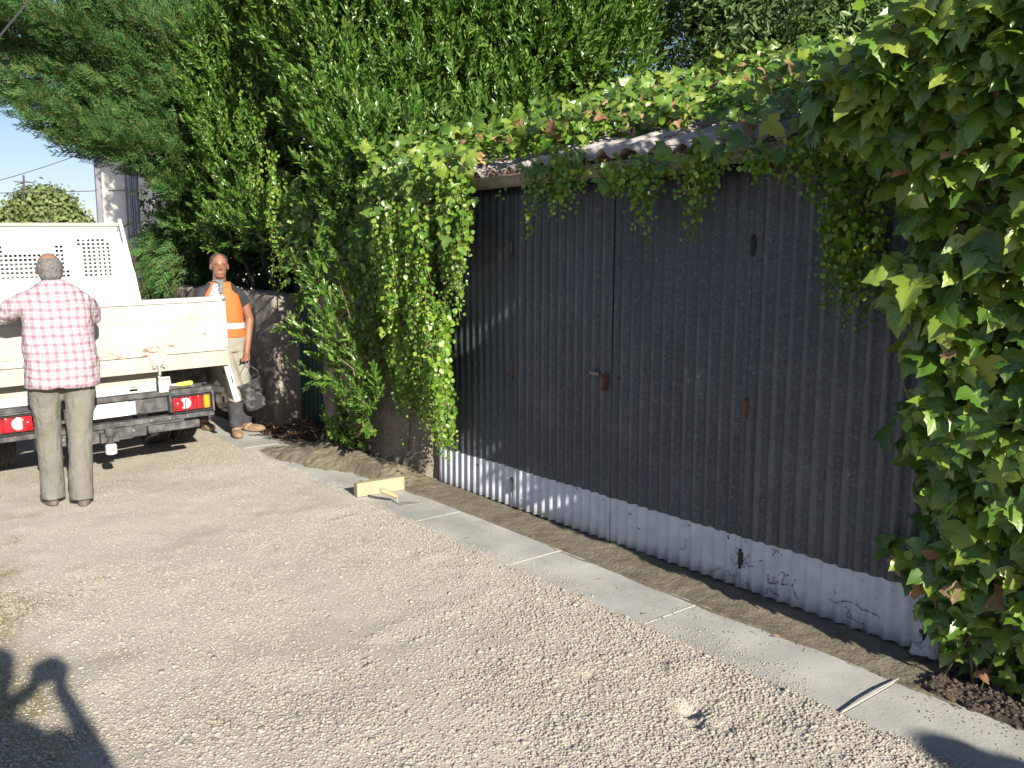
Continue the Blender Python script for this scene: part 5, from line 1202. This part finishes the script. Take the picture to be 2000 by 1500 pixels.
P = np.array([atY(u, v, rng.uniform(-.3, -.2)) for u, v in [(1300, 285), (1405, 290), (1450, 265), (1500, 235), (1520, 215), (1180, 350), (1390, 275), (1330, 310), (1290, 320), (1560, 240), (1585, 260), (1470, 290), (1530, 290), (1060, 330), (1130, 300), (1090, 320), (1350, 290), (1600, 300), (1640, 330)]])
fast_mesh("large_foliage", *lobed_leaves(P, np.tile([.5, -.6, .45], (len(P), 1)), rng.uniform(.07, .11, len(P)), jn=.35), BIG, t)

# --- big-leaved vine at the right
t = thing("grape_like_vine", (-.6, -.2, 0), "big-leaved lobed vine tumbling over the garage's right end down to the soil", "vine")
def vine_Y(x, z):
    x = np.asarray(x, float); z = np.asarray(z, float); t_ = np.clip((x + 1.0) / .25, 0, 1)
    out_ = np.where((z < 3.05) | (x > .25), .13 + .09 * z, .40 + .55 * np.clip((z - 3.05) / .4, 0, 1))  # unseen high overhang, shaped to shade the garage doors
    return (.17 + .20 * z) * (1 - t_) + out_ * t_ + .03 * np.sin(z * 5 + x * 3) + .05 * vnoise(np.atleast_1d(x + 9), np.atleast_1d(z), .35, 81).reshape(np.broadcast(x, z).shape)
def vine_left(z): return np.interp(z, [0, .15, .5, .9, 1.3, 1.75, 2.0, 2.12, 2.25, 2.5], [-1.62, -1.66, -1.74, -1.70, -1.76, -1.79, -1.88, -2.0, -2.2, -2.4]) + .05 * np.sin(z * 11) + .04 * np.sin(z * 23)
V_, P_, NR_, S_ = [], [], [], []
for k, x0, x1, z0, z1, dd, s0, s1 in [(4600, -2.9, -.2, .06, 2.55, (0, .30), .055, .125), (3600, -.2, 3.4, .05, 3.9, (0, .35), .08, .13), (700, -2.4, -1.0, 2.15, 2.5, (0, .5), .06, .12), (1900, -.95, 3.3, 2.4, 4.1, (0, .6), .08, .14)]:  # last set is the unseen overhang added for shade on the doors
    x = rng.uniform(x0, x1, k); z = rng.uniform(z0, z1, k); ed = (x - vine_left(z)) ; kp = rng.random(k) < np.clip(ed / .16 + .2, 0, 1); x, z, ed = x[kp], z[kp], ed[kp]
    rnd = np.clip(ed / .25, .25, 1) ** .5
    y = -(vine_Y(x, z) * rnd - rng.uniform(*dd, len(x)) * rng.random(len(x))); y = np.minimum(y, -.03)
    P_.append(np.column_stack([x, y, z])); NR_.append(np.column_stack([.15 - .9 * (1 - rnd), -.75 + 0 * x, .5 + 0 * x])); S_.append(s0 * .7 + (s1 * 1.08 - s0 * .7) * rng.beta(1.6, 1.5, len(x)))
P, NR, S = np.concatenate(P_), np.concatenate(NR_), np.concatenate(S_); kk_ = P[:, 2] < 2.27 + .33 * np.clip((P[:, 0] + 2.0) / .8, 0, 1) + 2.0 * np.clip(P[:, 0] + 1.05, 0, 1) + rng.normal(0, .03, len(P)); P, NR, S = P[kk_], NR[kk_], S[kk_]
ground = P[:, 2] < .35; S[ground] *= .75
fast_mesh("foliage", *lobed_leaves(P, NR, S, jit=.55, jn=.4), BIG, t)
kp = (P[:, 2] < .6) & (rng.random(len(P)) < .22) | (rng.random(len(P)) < .015); Pb = P[kp] + rng.normal(0, .03, (kp.sum(), 3)); Pb[:, 2] = np.maximum(Pb[:, 2], .04)
fast_mesh("withered_foliage", *lobed_leaves(Pb, NR[kp], S[kp] * .7, jit=.8, jn=.6), BROWN, t)
# small leaves in between, and stems
x = rng.uniform(-1.75, .2, 2600); z = rng.uniform(.1, 2.7, 2600); kp = x > vine_left(z) + .16; x, z = x[kp], z[kp]; y = -vine_Y(x, z) * rng.uniform(.3, 1, len(x))
fast_mesh("small_foliage", *single_leaves(ROUND_V, LAUREL_F, np.column_stack([x, y, z]), np.tile([.2, -.7, .5], (len(x), 1)), rng.uniform(.03, .05, len(x))), IVY, t)
mb = MB()
for _ in range(46):
    x = rng.uniform(-1.55, 1.8); pts = []
    for z in np.linspace(.0, 2.6, 12): x += rng.normal(0, .035); pts.append((x, -vine_Y(x, z) * rng.uniform(.25, .75) - .02, z))
    mb.tube(pts, rng.uniform(.003, .008), 5)
mb.build("woody_vine", TWIG, t, smooth=True)

mb = MB()
for _ in range(17):
    x = rng.uniform(-3.0, -1.8) if _ % 3 else rng.uniform(-2.6, -2.2); z = rng.uniform(.02, .24); a_ = rng.uniform(0, 6.28); pts = []
    for i in range(9): x += math.cos(a_) * .014; z = min(.26, max(.01, z + math.sin(a_) * .012)); a_ += rng.normal(0, .6); pts.append((x, -.0135, z))
    mb.tube(pts, .0014, 4)
    for q_ in pts[::2]: mb.ell((q_[0] + rng.normal(0, .004), -.0135, q_[2] + rng.normal(0, .004)), (.0035, .0012, .0035), 6, 4)
mb.build("dry_vine", M("dry_tendril", (.09, .05, .045), None, rough=.9), t)
P = np.array([atZ(u, v, .012) for u, v in [(1845, 1357), (1862, 1362), (1700, 1210), (1510, 1240), (1290, 1205), (1890, 1300), (1905, 1285), (1930, 1320), (1870, 1290), (1975, 1345), (1420, 1232), (1180, 1130)]]); P = np.concatenate([P, np.column_stack([rng.uniform(-4.5, -.9, 16), rng.uniform(-1.3, -.1, 16), np.full(16, .012)])])
o = fast_mesh("fallen_leaf_foliage", *single_leaves(LAUREL_V, LAUREL_F, P, np.tile([0, -.1, 1.0], (len(P), 1)), rng.uniform(.014, .034, len(P)), tip=(1, .3, 0), jit=1, jn=.25), DEAD); tag(o, "few dry fallen leaves scattered on kerb, mortar and soil", "fallen leaves", kind="stuff"); o.name = "fallen_leaves"

# ================================================================== BACKGROUND
REND = M("cream_render", (.74, .71, .63), (.82, .79, .71), .8, .9, bs=.3, bsc=20)
GREYB = M("grey_shade_band", (.17, .17, .20), (.24, .24, .27), 2, .8)  # grey colour stands in for shade along the house front's edges
hs_ = thing("stone_house", (-25, 5, 0), "tall pale rendered house with grey strips for its shaded edges behind the truck", "house")
q = MB(); q.prism([(-24.0, 2.1), (-24.0, 9.5), (-31, 9.5), (-31, 3.95)], -.5, 6.6, 2); q.build("wall", REND, hs_)
q = MB(); q.box((-24.0, 2.10, 0), (-23.90, 2.24, 6.5)); q.build("edge_shade_strip", GREYB, hs_)
q = MB()
for k in range(4): q.tube([(-23.88, 2.86 + k * .055, 0), (-23.88, 2.86 + k * .055, 6.4)], .022 if k else .035, 8)
q.build("downpipe", M("zinc_pipe", (.20, .21, .25), (.3, .31, .35), 3, .5, .3), hs_)
q = MB(); q.box((-24.0, 2.82, 0), (-23.92, 3.1, 6.4)); q.build("recess_shade_strip", GREYB, hs_)
q = MB()
for k in range(17): q.box((-23.96 - .0, 3.12 if k % 2 else 3.12, .3 + k * .36), (-23.93 + (.02 if k % 2 else 0), 3.42 if k % 2 else 3.30, .645 + k * .36))
q.build("quoin", M("quoin_stone", (.66, .62, .52), (.76, .72, .63), 5, .85), hs_, bevel=.012)
q = MB(); q.prism([(2.0, 6.6), (9.8, 6.6), (5.8, 8.2)], -27, -23.7, 0); q.build("roof", M("clay_tile", (.35, .17, .10), (.5, .28, .18), 9, .9), hs_)
q = MB(); q.box((-24.8, 3.45, -.3), (-24.2, 8.5, 2.45)); q.box((-24.9, 3.4, 2.45), (-24.1, 8.6, 2.53))
o = q.build("yard_wall", M("grey_rubble", (.20, .19, .18), (.36, .34, .31), 5, .95, bs=.8, bsc=12, bd=.05), bevel=.02); tag(o, "grey rubble yard wall adjoining the pale house, under the cypress", "wall")
for k, (x, y0, y1, zt, lab) in enumerate([(-62, 2.0, 7.0, 3.3, "low tiled house roof left of the distant tree's right edge"), (-66, 7.6, 14, 3.6, "distant tiled roof peeping beside the pale house")]):
    h_ = thing("cottage", (x, (y0 + y1) / 2, 0), lab, "house"); q = MB(); q.box((x - 6, y0, -.5), (x, y1, zt - 1.0)); q.build("wall", REND, h_)
    q = MB(); q.prism([(y0 - .4, zt - 1.0), (y1 + .4, zt - 1.0), ((y0 + y1) / 2, zt)], x - 6.3, x + .3, 0); q.build("roof", M("old_tile", (.50, .36, .27), (.62, .48, .38), 1.5, .9), h_)
    q = MB(); q.box((x - 2, y0 + 1, zt - .8), (x - 1.5, y0 + 1.6, zt + .3)); q.build("chimney", REND, h_)
TREE = leaf_mat("distant_leaves", [(.10, .15, .04), (.14, .19, .055), (.18, .23, .07), (.22, .26, .10)], .2, .6)
def far_tree(x, lst, label, base):
    lm = [(atX(u, v, x + rng.uniform(-1, 1)), r) for u, v, r in lst]; t = thing("broadleaf_tree", base, label, "tree")
    trunk_mb(base, [c for c, r in lm[::2]], .3, seed=11).build("trunk", BARK, t, smooth=True)
    P, D = lump_points(lm, 75, keep=-.6, sub=False); P += rng.normal(0, .2, P.shape)
    fast_mesh("crown", *single_leaves(ROUND_V, LAUREL_F, P, D, rng.uniform(.14, .26, len(P)), jit=.9, jn=.5), TREE, t)
far_tree(-55, [(85, 412, 1.4), (60, 405, 1.1), (112, 408, 1.1), (130, 426, 1.0), (42, 428, 1.1), (90, 432, 1.5), (148, 436, .7), (28, 446, 1.0), (5, 440, .8), (72, 398, .7), (98, 392, .7), (163, 442, .45), (118, 396, .5), (50, 410, .6), (84, 384, .5)], "round sunlit tree on the skyline at the far left", (-55, 2.5, 0))
# hills / town behind everything
V, F = sheet(-400, -120, -160, 60, 14, lambda x, y: 1.0 + (x < -130) * (3 + 2.0 * np.sin(x * .03 + y * .05)) * .8)
o = fast_mesh("distant_hill", V, F, M("hill_green", (.06, .10, .03), (.12, .15, .06), .05, 1), smooth=True); tag(o, kind="structure")
# shaded vehicle under the cypress
car = thing("parked_van", (-15, 1.6, 0), "red vehicle parked in the shade beyond the truck", "van")
q = MB(); q.prism([(-18.6, .35), (-15.05, .35), (-15.0, .8), (-15.05, 1.16), (-15.2, 1.72), (-17.4, 1.78), (-18.0, 1.2), (-18.6, 1.05)], .62, 2.2, 1); bo = q.build("body", M("red_paint", (.35, .03, .02), None, rough=.35), car, bevel=.06, seg=3)
q = MB(); q.prism([(.72, 1.17), (2.1, 1.17), (2.0, 1.66), (.82, 1.66)], -15.13, -15.02, 0); q.build("rear_window", M("blue_glass", (.10, .16, .20), None, rough=.1), car)
q = MB(); q.box((-15.0, .70, 1.01), (-14.97, .90, 1.07)); q.build("reflector", M("yellow_reflector", (.55, .5, .05), None, rough=.4), car)
for x in (-17.8, -15.7):
    for y in (.78, 2.04):
        q = MB(); q.lathe([(.15, -.08), (.28, -.09), (.31, -.06), (.31, .06), (.28, .09), (.15, .08)], (x, y, .31), (0, 1, 0), 26); q.build("wheel", RUB, car)
# overhead wires, each one sagging line
WIRE = M("cable", (.05, .05, .055), None, rough=.6)
def wire(p0, p1, sag, r, label):
    p0, p1 = np.array(p0, float), np.array(p1, float); mb = MB()
    mb.tube([p0 + (p1 - p0) * s - [0, 0, sag * 4 * s * (1 - s)] for s in np.linspace(0, 1, 26)], r, 5); o = mb.build("overhead_wire", WIRE); tag(o, label, "cable")
wire(atX(-500, 378, -26), atX(245, 371, -23.9), .05, .010, "thin wire running level into the pale house front")
wire(atX(-420, 420, -30), atX(200, 285, -26), .35, .010, "slack wire rising from the left edge to the cypress")
wire(atX(-160, 260, -9.5), atX(160, -130, -9.0), .02, .009, "dark cable crossing in front of the cypress at the top left corner")
q = MB(); a0 = atX(46, 440, -54); a1 = atX(46, 342, -54); q.tube([a0 - [0, 0, 3], a1], .05, 6); q.box(tuple(a1 + [-.02, -.5, -.4]), tuple(a1 + [.02, .5, -.34])); q.box(tuple(a1 + [-.02, -.35, -.9]), tuple(a1 + [.02, .35, -.84]))
o = q.build("television_aerial", WIRE); tag(o, "thin television aerial standing above the distant tree", "aerial")
print("scene done")
